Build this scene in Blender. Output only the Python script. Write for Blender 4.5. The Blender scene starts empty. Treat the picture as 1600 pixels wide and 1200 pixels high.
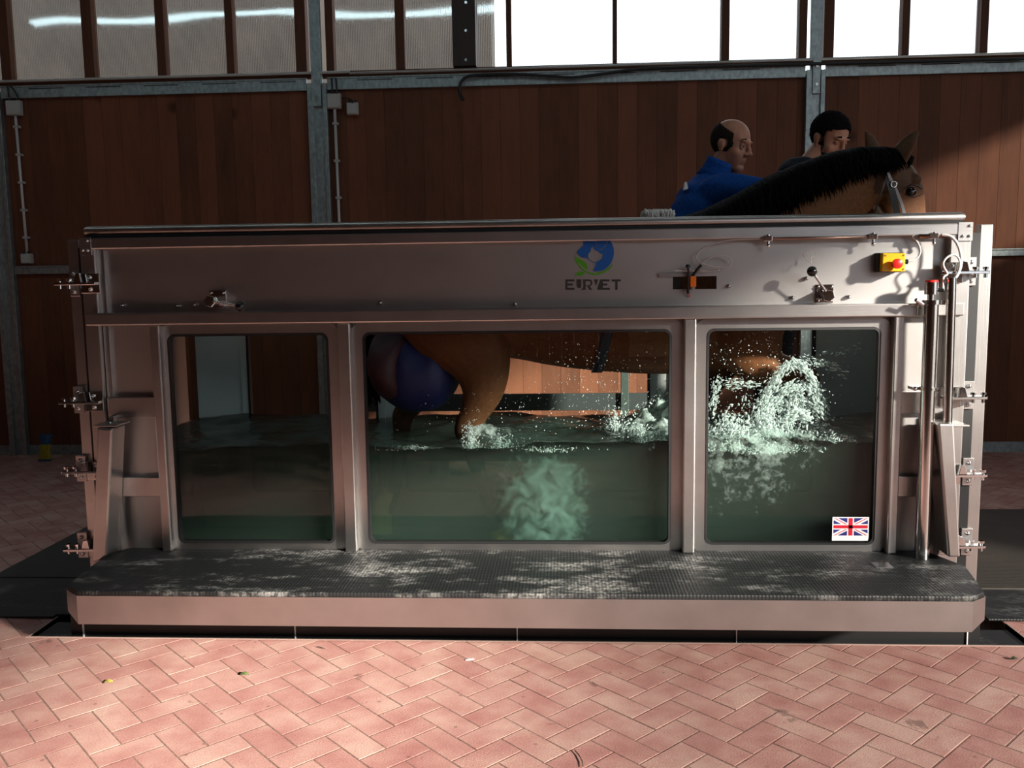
import bpy, bmesh, math, random
import numpy as np
from mathutils import Vector, Matrix, noise
from mathutils.geometry import tessellate_polygon
random.seed(7)
PI = math.pi
SC = bpy.context.scene
COL = SC.collection

# ------------------------------------------------------------------ camera
F, YAW, PITCH, ROLL, CX, CY, CZ = 1403.1, .0584, .1165, .0141, .1559, -3.8194, 1.5
_f = Vector((-math.sin(YAW)*math.cos(PITCH), math.cos(YAW)*math.cos(PITCH), -math.sin(PITCH)))
_r = Vector((math.cos(YAW), math.sin(YAW), 0)); _u = _r.cross(_f)
R_ = _r*math.cos(ROLL) - _u*math.sin(ROLL); U_ = _u*math.cos(ROLL) + _r*math.sin(ROLL)
cam = bpy.data.objects.new('camera', bpy.data.cameras.new('camera')); COL.objects.link(cam)
M = Matrix((R_, U_, -_f)).transposed().to_4x4(); M.translation = (CX, CY, CZ)
cam.matrix_world = M
cam.data.sensor_fit = 'HORIZONTAL'; cam.data.sensor_width = 36; cam.data.lens = F/1600*36
cam.data.clip_start = .05; cam.data.clip_end = 200
SC.camera = cam

def at(x, y, Y=None, Z=None):
    """world point seen at pixel (x, y) of the 1600x1200 photo on the plane Y=.. or Z=.."""
    d = R_*((x-800)/F) - U_*((y-600)/F) + _f
    t = (Y-CY)/d.y if Y is not None else (Z-CZ)/d.z
    return Vector((CX, CY, CZ)) + d*t

# ------------------------------------------------------------------ world, sun, exposure
W = bpy.data.worlds.new('sky'); SC.world = W; W.use_nodes = True
bg = W.node_tree.nodes['Background']
bg.inputs[0].default_value = (.86, .93, 1, 1); bg.inputs[1].default_value = 3.2
SUN_DIR = Vector((-1, .78, -.45)).normalized()
sl = bpy.data.lights.new('sun', 'SUN'); sl.energy = 19.5; sl.angle = math.radians(3.4); sl.color = (1, .93, .82)
sun = bpy.data.objects.new('sun', sl); COL.objects.link(sun)
sun.rotation_euler = SUN_DIR.to_track_quat('-Z', 'Y').to_euler(); sun.location = (9, -3, 6)
SC.view_settings.view_transform = 'Standard'; SC.view_settings.look = 'None'
SC.view_settings.exposure = 0.0; SC.view_settings.gamma = 1; SC.view_settings.use_curve_mapping = False
SC.cycles.max_bounces = 10; SC.cycles.transparent_max_bounces = 24
SC.cycles.diffuse_bounces = 5; SC.cycles.glossy_bounces = 4; SC.cycles.volume_bounces = 1
SC.cycles.sample_clamp_indirect = 6; SC.cycles.caustics_reflective = False; SC.cycles.caustics_refractive = False
SC.cycles.use_denoising = True
SC.cycles.volume_step_rate = 1.0

def portal(loc, rot, sx, sy):
    l = bpy.data.lights.new('window_portal', 'AREA'); l.shape = 'RECTANGLE'; l.size = sx; l.size_y = sy
    l.cycles.is_portal = True
    o = bpy.data.objects.new('window_portal', l); COL.objects.link(o); o.location = loc; o.rotation_euler = rot
portal((5.98, -2.2, 1.84), (0, PI/2, 0), 3.68, 11.5)
portal((4.4, -7.98, 3.9), (PI/2, 0, 0), 3.0, 1.5)
portal((2.6, 3.95, 4.05), (-PI/2, 0, 0), 6.8, 1.7)

# ------------------------------------------------------------------ materials
def mat(name, col=(.5,.5,.5), rough=.5, metal=0., spec=.5, noise_=None, bump=None, coat=0):
    m = bpy.data.materials.new(name); m.use_nodes = True
    nt = m.node_tree; b = nt.nodes['Principled BSDF']
    b.inputs['Base Color'].default_value = (*col, 1); b.inputs['Roughness'].default_value = rough
    b.inputs['Metallic'].default_value = metal; b.inputs['Specular IOR Level'].default_value = spec
    if coat: b.inputs['Coat Weight'].default_value = coat
    if noise_:   # (scale, amount, stretch xyz)
        sc, am, st = noise_
        tc = nt.nodes.new('ShaderNodeTexCoord'); mp = nt.nodes.new('ShaderNodeMapping'); mp.inputs['Scale'].default_value = st
        n = nt.nodes.new('ShaderNodeTexNoise'); n.inputs['Scale'].default_value = sc; n.inputs['Detail'].default_value = 6
        cr = nt.nodes.new('ShaderNodeValToRGB')
        cr.color_ramp.elements[0].position = .3; cr.color_ramp.elements[1].position = .7
        cr.color_ramp.elements[0].color = (*[max(0, c*(1-am)) for c in col], 1)
        cr.color_ramp.elements[1].color = (*[min(1, c*(1+am)) for c in col], 1)
        nt.links.new(tc.outputs['Object'], mp.inputs[0]); nt.links.new(mp.outputs[0], n.inputs['Vector'])
        nt.links.new(n.outputs[0], cr.inputs[0]); nt.links.new(cr.outputs[0], b.inputs['Base Color'])
    if bump:     # (scale, strength, stretch)
        sc, s, st = bump
        tc = nt.nodes.new('ShaderNodeTexCoord'); mp = nt.nodes.new('ShaderNodeMapping'); mp.inputs['Scale'].default_value = st
        n = nt.nodes.new('ShaderNodeTexNoise'); n.inputs['Scale'].default_value = sc; n.inputs['Detail'].default_value = 5
        bu = nt.nodes.new('ShaderNodeBump'); bu.inputs['Strength'].default_value = s; bu.inputs['Distance'].default_value = .01
        nt.links.new(tc.outputs['Object'], mp.inputs[0]); nt.links.new(mp.outputs[0], n.inputs['Vector'])
        nt.links.new(n.outputs[0], bu.inputs['Height']); nt.links.new(bu.outputs[0], b.inputs['Normal'])
    return m

def N(nt, t, **kw):
    n = nt.nodes.new(t)
    for k, v in kw.items():
        if k.startswith('i_'):
            n.inputs[k[2:].replace('_', ' ')].default_value = v
        else: setattr(n, k, v)
    return n
def math_(nt, op, a, b=None, c=None):
    n = nt.nodes.new('ShaderNodeMath'); n.operation = op
    for i, v in enumerate((a, b, c)):
        if v is None: continue
        if isinstance(v, (int, float)): n.inputs[i].default_value = v
        else: nt.links.new(v, n.inputs[i])
    return n.outputs[0]

STEEL = mat('brushed_steel', (.50,.48,.47), .33, 1, noise_=(9, .07, (1,1,1)), bump=(220, .035, (.05,1,1)))
STEEL_V = mat('brushed_steel_upright', (.50,.48,.47), .33, 1, noise_=(9, .07, (1,1,1)), bump=(220, .035, (1,1,.05)))
STEEL_PANEL = mat('bead_blasted_steel', (.44,.42,.41), .42, 1, noise_=(2.2, .10, (1,1,1.6)), bump=(500, .05, (1,1,1)))
POLISH = mat('polished_steel', (.68,.66,.64), .13, 1)
CHROME = mat('chrome', (.75,.75,.75), .08, 1)
BOLT = mat('stainless_bolt', (.6,.6,.6), .22, 1)
GALV = mat('galvanised_steel', (.30,.335,.34), .48, .75, noise_=(38, .25, (1,1,.6)))
BLACKRUB = mat('black_rubber', (.012,.012,.013), .5, 0, .4)
BLACKPL = mat('black_plastic', (.01,.01,.01), .18)
DARKPAINT = mat('dark_painted_steel', (.045,.05,.055), .4, .3)
WHITEPL = mat('white_plastic', (.55,.55,.53), .4)
GREYBOX = mat('grey_plastic', (.40,.40,.38), .5)
YELLOW = mat('yellow_plastic', (.85,.45,.005), .35)
RED = mat('red_plastic', (.65,.02,.015), .3)
ORANGE = mat('orange_plastic', (.9,.20,.01), .35)
LOGOBLUE = mat('logo_blue', (.0,.10,.42), .5); LOGOGREEN = mat('logo_green', (.07,.36,.0), .5); LOGOGREY = mat('logo_grey', (.035,.035,.035), .5)
FWHITE = mat('sticker_white', (.8,.8,.8), .4); FBLUE = mat('sticker_blue', (.02,.02,.17), .4); FRED = mat('sticker_red', (.55,.01,.03), .4)
PINK = mat('pink_reflector', (.8,.12,.12), .5)

def wood_mat(name, base, var=.35, pitch=.162, dark=1.0):
    m = bpy.data.materials.new(name); m.use_nodes = True; nt = m.node_tree; b = nt.nodes['Principled BSDF']
    b.inputs['Roughness'].default_value = .6; b.inputs['Specular IOR Level'].default_value = .12
    g = N(nt, 'ShaderNodeNewGeometry')
    tc = N(nt, 'ShaderNodeTexCoord')
    off = N(nt, 'ShaderNodeCombineXYZ')
    nt.links.new(math_(nt, 'MULTIPLY', g.outputs['Random Per Island'], 37.), off.inputs[2])
    nt.links.new(math_(nt, 'MULTIPLY', g.outputs['Random Per Island'], 11.), off.inputs[0])
    add = N(nt, 'ShaderNodeVectorMath', operation='ADD'); nt.links.new(tc.outputs['Object'], add.inputs[0]); nt.links.new(off.outputs[0], add.inputs[1])
    mp = N(nt, 'ShaderNodeMapping'); mp.inputs['Scale'].default_value = (1, 1, .09); nt.links.new(add.outputs[0], mp.inputs[0])
    n1 = N(nt, 'ShaderNodeTexNoise', i_Scale=34., i_Detail=8., i_Distortion=.8); nt.links.new(mp.outputs[0], n1.inputs['Vector'])
    mp2 = N(nt, 'ShaderNodeMapping'); mp2.inputs['Scale'].default_value = (1, 1, .45); nt.links.new(add.outputs[0], mp2.inputs[0])
    n2 = N(nt, 'ShaderNodeTexNoise', i_Scale=5., i_Detail=3.); nt.links.new(mp2.outputs[0], n2.inputs['Vector'])
    # knots
    vo = N(nt, 'ShaderNodeTexVoronoi', i_Scale=1.55); nt.links.new(add.outputs[0], vo.inputs['Vector'])
    kn = N(nt, 'ShaderNodeMapRange'); kn.inputs[1].default_value = .03; kn.inputs[2].default_value = .11; kn.inputs[3].default_value = .25; kn.inputs[4].default_value = 1
    nt.links.new(vo.outputs['Distance'], kn.inputs[0])
    v = math_(nt, 'ADD', math_(nt, 'MULTIPLY', n1.outputs[0], .55), math_(nt, 'MULTIPLY', n2.outputs[0], .55))
    v = math_(nt, 'ADD', v, math_(nt, 'MULTIPLY', math_(nt, 'SUBTRACT', g.outputs['Random Per Island'], .5), .48))
    cr = N(nt, 'ShaderNodeValToRGB'); cr.color_ramp.elements[0].position = .15; cr.color_ramp.elements[1].position = .95
    cr.color_ramp.elements[0].color = (base[0]*(1-var)*.9, base[1]*(1-var), base[2]*(1-var)*1.1, 1)
    cr.color_ramp.elements[1].color = (base[0]*(1+var), base[1]*(1+var), base[2]*(1+var), 1)
    nt.links.new(v, cr.inputs[0])
    mx = N(nt, 'ShaderNodeMix', data_type='RGBA', blend_type='MULTIPLY'); mx.inputs[0].default_value = .8
    nt.links.new(cr.outputs[0], mx.inputs[6]); nt.links.new(kn.outputs[0], mx.inputs[7])
    nt.links.new(mx.outputs[2], b.inputs['Base Color'])
    return m
WOOD = wood_mat('stained_larch_boards', (.155,.057,.031), .36)
WOODTRIM = wood_mat('stained_larch_posts', (.115,.045,.026), .25)
WOODDARK = wood_mat('dark_roof_boards', (.06,.028,.018), .3)

def brick_mat():
    m = bpy.data.materials.new('red_clay_pavers'); m.use_nodes = True; nt = m.node_tree; b = nt.nodes['Principled BSDF']
    b.inputs['Roughness'].default_value = .75; b.inputs['Specular IOR Level'].default_value = .25
    g = N(nt, 'ShaderNodeNewGeometry'); tc = N(nt, 'ShaderNodeTexCoord')
    n1 = N(nt, 'ShaderNodeTexNoise', i_Scale=7., i_Detail=8.); n2 = N(nt, 'ShaderNodeTexNoise', i_Scale=170., i_Detail=3.); n3 = N(nt, 'ShaderNodeTexNoise', i_Scale=1.3, i_Detail=3.)
    for n in (n1, n2, n3): nt.links.new(tc.outputs['Object'], n.inputs['Vector'])
    v = math_(nt, 'ADD', math_(nt, 'MULTIPLY', n1.outputs[0], .85), math_(nt, 'MULTIPLY', g.outputs['Random Per Island'], .22))
    v = math_(nt, 'ADD', v, math_(nt, 'MULTIPLY', n3.outputs[0], .25))
    cr = N(nt, 'ShaderNodeValToRGB'); e = cr.color_ramp.elements
    e[0].position = .35; e[0].color = (.38,.155,.140,1); e[1].position = .85; e[1].color = (.58,.36,.305,1)
    e2 = e.new(.6); e2.color = (.48,.245,.212,1)
    nt.links.new(v, cr.inputs[0])
    # damp splashes with a shape of their own
    n4 = N(nt, 'ShaderNodeTexNoise', i_Scale=4.2, i_Detail=5., i_Roughness=.62); nt.links.new(tc.outputs['Object'], n4.inputs['Vector'])
    st = N(nt, 'ShaderNodeMapRange'); st.inputs[1].default_value = .655; st.inputs[2].default_value = .685; st.inputs[3].default_value = 1; st.inputs[4].default_value = .55
    nt.links.new(n4.outputs[0], st.inputs[0])
    n5 = N(nt, 'ShaderNodeTexVoronoi', i_Scale=9.); nt.links.new(tc.outputs['Object'], n5.inputs['Vector'])
    sp = N(nt, 'ShaderNodeMapRange'); sp.inputs[1].default_value = .045; sp.inputs[2].default_value = .075; sp.inputs[3].default_value = .62; sp.inputs[4].default_value = 1
    nt.links.new(n5.outputs['Distance'], sp.inputs[0])
    mu = math_(nt, 'MULTIPLY', st.outputs[0], sp.outputs[0])
    n6 = N(nt, 'ShaderNodeTexNoise', i_Scale=260., i_Detail=2.); nt.links.new(tc.outputs['Object'], n6.inputs['Vector'])
    gr = N(nt, 'ShaderNodeMapRange'); gr.inputs[1].default_value = .30; gr.inputs[2].default_value = .62; gr.inputs[3].default_value = .72; gr.inputs[4].default_value = 1.06; nt.links.new(n6.outputs[0], gr.inputs[0])
    mu = math_(nt, 'MULTIPLY', mu, gr.outputs[0])
    mx = N(nt, 'ShaderNodeMix', data_type='RGBA', blend_type='MULTIPLY'); mx.inputs[0].default_value = 1
    nt.links.new(cr.outputs[0], mx.inputs[6]); nt.links.new(mu, mx.inputs[7]); nt.links.new(mx.outputs[2], b.inputs['Base Color'])
    bu = N(nt, 'ShaderNodeBump', i_Strength=.35, i_Distance=.003); nt.links.new(n2.outputs[0], bu.inputs['Height']); nt.links.new(bu.outputs[0], b.inputs['Normal'])
    return m
BRICK = brick_mat()
JOINT = mat('sandy_joint', (.20,.115,.09), .95, noise_=(60, .4, (1,1,1)))

def deck_mat(name, dust=.5, ribs=None, base=(.010,.011,.012), dcol=(.42,.41,.39)):
    m = bpy.data.materials.new(name); m.use_nodes = True; nt = m.node_tree; b = nt.nodes['Principled BSDF']
    tc = N(nt, 'ShaderNodeTexCoord')
    mp = N(nt, 'ShaderNodeMapping'); mp.inputs['Scale'].default_value = (.8, 1.9, 1); nt.links.new(tc.outputs['Object'], mp.inputs[0])
    n1 = N(nt, 'ShaderNodeTexNoise', i_Scale=3., i_Detail=9., i_Roughness=.7); nt.links.new(mp.outputs[0], n1.inputs['Vector'])
    n2 = N(nt, 'ShaderNodeTexNoise', i_Scale=55., i_Detail=4.); nt.links.new(tc.outputs['Object'], n2.inputs['Vector'])
    mr = N(nt, 'ShaderNodeMapRange'); mr.inputs[1].default_value = .50; mr.inputs[2].default_value = .76; nt.links.new(n1.outputs[0], mr.inputs[0])
    f = math_(nt, 'MULTIPLY', mr.outputs[0], math_(nt, 'GREATER_THAN', n2.outputs[0], .49)); f = math_(nt, 'MULTIPLY', f, dust)
    f = math_(nt, 'ADD', f, math_(nt, 'MULTIPLY', mr.outputs[0], dust*.35))
    mx = N(nt, 'ShaderNodeMix', data_type='RGBA'); mx.inputs[6].default_value = (*base, 1); mx.inputs[7].default_value = (*dcol, 1)
    nt.links.new(f, mx.inputs[0]); nt.links.new(mx.outputs[2], b.inputs['Base Color'])
    b.inputs['Roughness'].default_value = .5
    if ribs:
        wv = N(nt, 'ShaderNodeTexWave', i_Scale=ribs[0]); wv.bands_direction = ribs[1]; nt.links.new(tc.outputs['Object'], wv.inputs['Vector']); h = wv.outputs[1]
    else:
        vo = N(nt, 'ShaderNodeTexVoronoi', i_Scale=75., i_Randomness=0.); nt.links.new(tc.outputs['Object'], vo.inputs['Vector']); h = vo.outputs['Distance']
    bu = N(nt, 'ShaderNodeBump', i_Strength=.6, i_Distance=.004); nt.links.new(h, bu.inputs['Height']); nt.links.new(bu.outputs[0], b.inputs['Normal'])
    return m
DECK = deck_mat('studded_black_rubber', .75)
MAT_RIB = deck_mat('ribbed_rubber_matting', .18, (26., 'X'), (.02,.02,.018), (.12,.10,.08))
MAT_BROWN = deck_mat('dusty_rubber_matting', .45, (26., 'Y'), (.045,.037,.030), (.13,.10,.08))
MAT_BLACK = deck_mat('hair_strewn_rubber_matting', .3, None)

def fresnel(nt, ior, normal=None):
    lw_ = N(nt, 'ShaderNodeLayerWeight', i_Blend=.5)
    if normal is not None: nt.links.new(normal, lw_.inputs['Normal'])
    f0 = ((ior-1)/(ior+1))**2
    return math_(nt, 'ADD', math_(nt, 'MULTIPLY', math_(nt, 'POWER', lw_.outputs['Facing'], 5.), 1-f0), f0)

def glass_mat(name, tint=(.80,.88,.84), ior=1.45, rough=0.0):
    m = bpy.data.materials.new(name); m.use_nodes = True; nt = m.node_tree
    nt.nodes.remove(nt.nodes['Principled BSDF'])
    out = nt.nodes['Material Output']
    t = N(nt, 'ShaderNodeBsdfTransparent'); t.inputs[0].default_value = (*tint, 1)
    gl = N(nt, 'ShaderNodeBsdfGlossy', i_Roughness=rough); fr = fresnel(nt, ior)
    mx = N(nt, 'ShaderNodeMixShader'); nt.links.new(fr, mx.inputs[0]); nt.links.new(t.outputs[0], mx.inputs[1]); nt.links.new(gl.outputs[0], mx.inputs[2])
    nt.links.new(mx.outputs[0], out.inputs[0]); return m
GLASS = glass_mat('tank_window_glass', (.93,.96,.95), 1.30)

def poly_mat():
    m = bpy.data.materials.new('ribbed_polycarbonate'); m.use_nodes = True; nt = m.node_tree
    nt.nodes.remove(nt.nodes['Principled BSDF']); out = nt.nodes['Material Output']
    tc = N(nt, 'ShaderNodeTexCoord')
    wv = N(nt, 'ShaderNodeTexWave', i_Scale=22.); wv.bands_direction = 'X'; nt.links.new(tc.outputs['Object'], wv.inputs['Vector'])
    cr = N(nt, 'ShaderNodeValToRGB'); e = cr.color_ramp.elements
    e[0].position = .15; e[0].color = (.60,.60,.60,1); e[1].position = .6; e[1].color = (.97,.97,.96,1)
    nt.links.new(wv.outputs[1], cr.inputs[0])
    t = N(nt, 'ShaderNodeBsdfTransparent'); nt.links.new(cr.outputs[0], t.inputs[0])
    tl = N(nt, 'ShaderNodeBsdfTranslucent'); tl.inputs[0].default_value = (.6,.6,.57,1)
    m1 = N(nt, 'ShaderNodeMixShader'); m1.inputs[0].default_value = .025; nt.links.new(t.outputs[0], m1.inputs[1]); nt.links.new(tl.outputs[0], m1.inputs[2])
    mp = N(nt, 'ShaderNodeMapping'); mp.inputs['Scale'].default_value = (1, 1, 1.4); nt.links.new(tc.outputs['Object'], mp.inputs[0])
    n1 = N(nt, 'ShaderNodeTexNoise', i_Scale=1.6, i_Detail=0.); nt.links.new(mp.outputs[0], n1.inputs['Vector'])
    bu = N(nt, 'ShaderNodeBump', i_Strength=.5, i_Distance=.008); nt.links.new(n1.outputs[0], bu.inputs['Height'])
    gl = N(nt, 'ShaderNodeBsdfGlossy', i_Roughness=.04); nt.links.new(bu.outputs[0], gl.inputs['Normal'])
    fr = fresnel(nt, 1.7)
    m2 = N(nt, 'ShaderNodeMixShader'); nt.links.new(fr, m2.inputs[0]); nt.links.new(m1.outputs[0], m2.inputs[1]); nt.links.new(gl.outputs[0], m2.inputs[2])
    nt.links.new(m2.outputs[0], out.inputs[0]); return m
POLY = poly_mat()
DIM_SHEET = glass_mat('sun_dimming_sheet', (.64,.64,.64), 1.45, .05)  # grey tint added to weaken the sun passing through
CLEAR = glass_mat('clear_sheet', (.97,.97,.97), 1.45, .02)

# ------------------------------------------------------------------ mesh helpers
def tag(o, label=None, cat=None, group=None, kind=None):
    if label: o['label'] = label
    if cat: o['category'] = cat
    if group: o['group'] = group
    if kind: o['kind'] = kind
    return o
def empty(name, loc, label, cat, group=None, rz=0):
    o = bpy.data.objects.new(name, None); COL.objects.link(o); o.location = loc; o.rotation_euler = (0,0,rz); o.empty_display_size = .1
    return tag(o, label, cat, group)

class MB:
    def __init__(s): s.v = []; s.f = []; s.m = []
    def add(s, vs, fs, mi=0):
        n = len(s.v); s.v += [tuple(v) for v in vs]; s.f += [tuple(i+n for i in f) for f in fs]; s.m += [mi]*len(fs); return s
    def box(s, x0, x1, y0, y1, z0, z1, mi=0):
        vs = [(x, y, z) for z in (z0, z1) for y in (y0, y1) for x in (x0, x1)]
        return s.add(vs, [(0,2,3,1),(4,5,7,6),(0,1,5,4),(2,6,7,3),(0,4,6,2),(1,3,7,5)], mi)
    def tube(s, pts, r, n=10, mi=0, closed=False):
        pts = [Vector(p) for p in pts]; rs = r if isinstance(r, (list, tuple)) else [r]*len(pts); vs = []; fs = []; prev = None
        for i, p in enumerate(pts):
            a = pts[i-1] if i else (pts[-1] if closed else p); b = pts[(i+1) % len(pts)] if (i < len(pts)-1 or closed) else p
            t = (b-a).normalized()
            if prev is None: u = t.orthogonal().normalized()
            else: u = (prev - t*prev.dot(t)).normalized()
            prev = u; w = t.cross(u)
            vs += [p + (u*math.cos(2*PI*k/n) + w*math.sin(2*PI*k/n))*rs[i] for k in range(n)]
        L = len(pts)
        for i in range(L if closed else L-1):
            for k in range(n):
                a = i*n+k; b = i*n+(k+1) % n; c = ((i+1) % L)*n+(k+1) % n; d = ((i+1) % L)*n+k; fs.append((a, b, c, d))
        if not closed: fs += [tuple(range(n-1, -1, -1)), tuple(range((L-1)*n, L*n))]
        return s.add(vs, fs, mi)
    def cyl(s, a, b, r, n=20, mi=0): return s.tube([a, b], r, n, mi)
    def loft(s, rings, mi=0):
        n = len(rings[0]); vs = [v for r in rings for v in r]; fs = []
        for i in range(len(rings)-1):
            for k in range(n): fs.append((i*n+k, i*n+(k+1) % n, (i+1)*n+(k+1) % n, (i+1)*n+k))
        fs += [tuple(range(n-1, -1, -1)), tuple(range((len(rings)-1)*n, len(rings)*n))]
        return s.add(vs, fs, mi)
    def ell(s, c, r, n=16, m=10, rot=None, mi=0):
        c = Vector(c); vs = [(0,0,1)]; 
        for i in range(1, m):
            th = PI*i/m
            vs += [(math.sin(th)*math.cos(2*PI*k/n), math.sin(th)*math.sin(2*PI*k/n), math.cos(th)) for k in range(n)]
        vs.append((0,0,-1)); fs = [(0, 1+k, 1+(k+1) % n) for k in range(n)]
        for i in range(m-2):
            for k in range(n): fs.append((1+i*n+k, 1+(i+1)*n+k, 1+(i+1)*n+(k+1) % n, 1+i*n+(k+1) % n))
        L = len(vs)-1; fs += [(L, 1+(m-2)*n+(k+1) % n, 1+(m-2)*n+k) for k in range(n)]
        r = r if isinstance(r, (tuple, list)) else (r, r, r)
        out = []
        for v in vs:
            q = Vector((v[0]*r[0], v[1]*r[1], v[2]*r[2]))
            if rot is not None: q = rot @ q
            out.append(c+q)
        return s.add(out, fs, mi)
    def prism(s, poly, y0, y1, mi=0, axis='Y'):
        """poly = list of (x,z) (axis Y), (x,y) (axis Z) or (y,z) (axis X), extruded"""
        f = {'Y': lambda p, h: (p[0], h, p[1]), 'Z': lambda p, h: (p[0], p[1], h), 'X': lambda p, h: (h, p[0], p[1])}[axis]
        n = len(poly); vs = [f(p, y0) for p in poly]+[f(p, y1) for p in poly]
        fs = [tuple(range(n)), tuple(range(2*n-1, n-1, -1))]+[(i, i+n, (i+1) % n+n, (i+1) % n) for i in range(n)]
        return s.add(vs, fs, mi)
    def ringframe(s, outer, inner, y0, y1, mi=0):
        n = len(outer); vs = [(p[0], y0, p[1]) for p in outer]+[(p[0], y0, p[1]) for p in inner]+[(p[0], y1, p[1]) for p in outer]+[(p[0], y1, p[1]) for p in inner]
        fs = []
        for i in range(n):
            j = (i+1) % n; fs += [(i, j, n+j, n+i), (2*n+j, 2*n+i, 3*n+i, 3*n+j), (j, i, 2*n+i, 2*n+j), (n+i, n+j, 3*n+j, 3*n+i)]
        return s.add(vs, fs, mi)
    def build(s, name, m, parent=None, smooth=False, bevel=0, fix=True):
        me = bpy.data.meshes.new(name); me.from_pydata(s.v, [], s.f)
        for x in (m if isinstance(m, (list, tuple)) else [m]): me.materials.append(x)
        for p, i in zip(me.polygons, s.m): p.material_index = i
        if fix:
            bm = bmesh.new(); bm.from_mesh(me); bmesh.ops.recalc_face_normals(bm, faces=bm.faces); bm.to_mesh(me); bm.free()
        if smooth:
            me.polygons.foreach_set('use_smooth', [True]*len(me.polygons))
            if smooth == 'auto':
                try: me.set_sharp_from_angle(angle=math.radians(40))
                except Exception: pass
        o = bpy.data.objects.new(name, me); COL.objects.link(o)
        if parent is not None:
            o.parent = parent; 
            if parent.type == 'EMPTY' or parent.parent is not None or True:
                mw = Matrix.Identity(4); q = parent; chain = []
                while q: chain.append(q.matrix_basis if q.parent is None else q.matrix_parent_inverse @ q.matrix_basis); q = q.parent
                for c in reversed(chain): mw = mw @ c
                o.matrix_parent_inverse = mw.inverted()
        if bevel:
            bv = o.modifiers.new('bevel', 'BEVEL'); bv.width = bevel; bv.segments = 2; bv.limit_method = 'ANGLE'; bv.angle_limit = math.radians(40)
        return o
def struct(o): o['kind'] = 'structure'; return o

def rrect(x0, x1, z0, z1, r, seg=6):
    pts = []
    for cx, cz, a0 in ((x1-r, z1-r, 0), (x0+r, z1-r, PI/2), (x0+r, z0+r, PI), (x1-r, z0+r, 1.5*PI)):
        for k in range(seg+1):
            a = a0+PI/2*k/seg; pts.append((cx+r*math.cos(a), cz+r*math.sin(a)))
    return pts
def ring(c, t, lat, ra, rb, n=20, pw=1.0):
    """elliptical ring, tangent t, lateral axis lat radius ra, other axis radius rb"""
    t = Vector(t).normalized(); lat = Vector(lat); lat = (lat - t*lat.dot(t)).normalized(); o = t.cross(lat); c = Vector(c)
    return [c + lat*(ra*math.cos(2*PI*k/n)) + o*(rb*math.sin(2*PI*k/n)) for k in range(n)]
def sweep(mb, pts, lat=(0,1,0), n=20, sub=3, mi=0):
    """pts: (x,y,z,ra,rb) smoothed with catmull-rom"""
    P = [np.array(p, float) for p in pts]; Q = []
    for i in range(len(P)-1):
        p0 = P[max(i-1, 0)]; p1 = P[i]; p2 = P[i+1]; p3 = P[min(i+2, len(P)-1)]
        for k in range(sub):
            t = k/sub; Q.append(.5*((2*p1)+(-p0+p2)*t+(2*p0-5*p1+4*p2-p3)*t*t+(-p0+3*p1-3*p2+p3)*t**3))
    Q.append(P[-1]); rings = []
    for i, q in enumerate(Q):
        a = Q[max(i-1, 0)]; b = Q[min(i+1, len(Q)-1)]; rings.append(ring(q[:3], b[:3]-a[:3], lat, max(q[3], .002), max(q[4], .002), n))
    mb.loft(rings, mi); mb.ell(Q[0][:3], (min(Q[0][3], Q[0][4])*.9,)*3, mi=mi); mb.ell(Q[-1][:3], (min(Q[-1][3], Q[-1][4])*.95,)*3, mi=mi)
    return mb
def sculpt(name, mb, m, parent=None, voxel=.01, smooth=4, colour=None, disp=None):
    """fuse overlapping pieces into ONE continuous surface"""
    me = bpy.data.meshes.new('tmp'); me.from_pydata(mb.v, [], mb.f)
    bm = bmesh.new(); bm.from_mesh(me); bmesh.ops.recalc_face_normals(bm, faces=bm.faces); bm.to_mesh(me); bm.free()
    o = bpy.data.objects.new('tmp', me); COL.objects.link(o)
    r = o.modifiers.new('r', 'REMESH'); r.mode = 'VOXEL'; r.voxel_size = voxel; r.use_smooth_shade = True
    s = o.modifiers.new('s', 'SMOOTH'); s.iterations = smooth; s.factor = .5
    dg = bpy.context.evaluated_depsgraph_get(); dg.update()
    me2 = bpy.data.meshes.new_from_object(o.evaluated_get(dg)); bpy.data.objects.remove(o)
    me2.name = name; me2.materials.clear()
    for x in (m if isinstance(m, (list, tuple)) else [m]): me2.materials.append(x)
    if disp:
        for v in me2.vertices: v.co += v.normal*disp(v.co)
    if colour:
        ca = me2.color_attributes.new('coat', 'FLOAT_COLOR', 'POINT')
        for i, v in enumerate(me2.vertices): ca.data[i].color = (*colour(v.co), 1)
    me2.polygons.foreach_set('use_smooth', [True]*len(me2.polygons))
    o2 = bpy.data.objects.new(name, me2); COL.objects.link(o2)
    if parent is not None: o2.parent = parent; o2.matrix_parent_inverse = parent.matrix_basis.inverted()
    return o2
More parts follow.
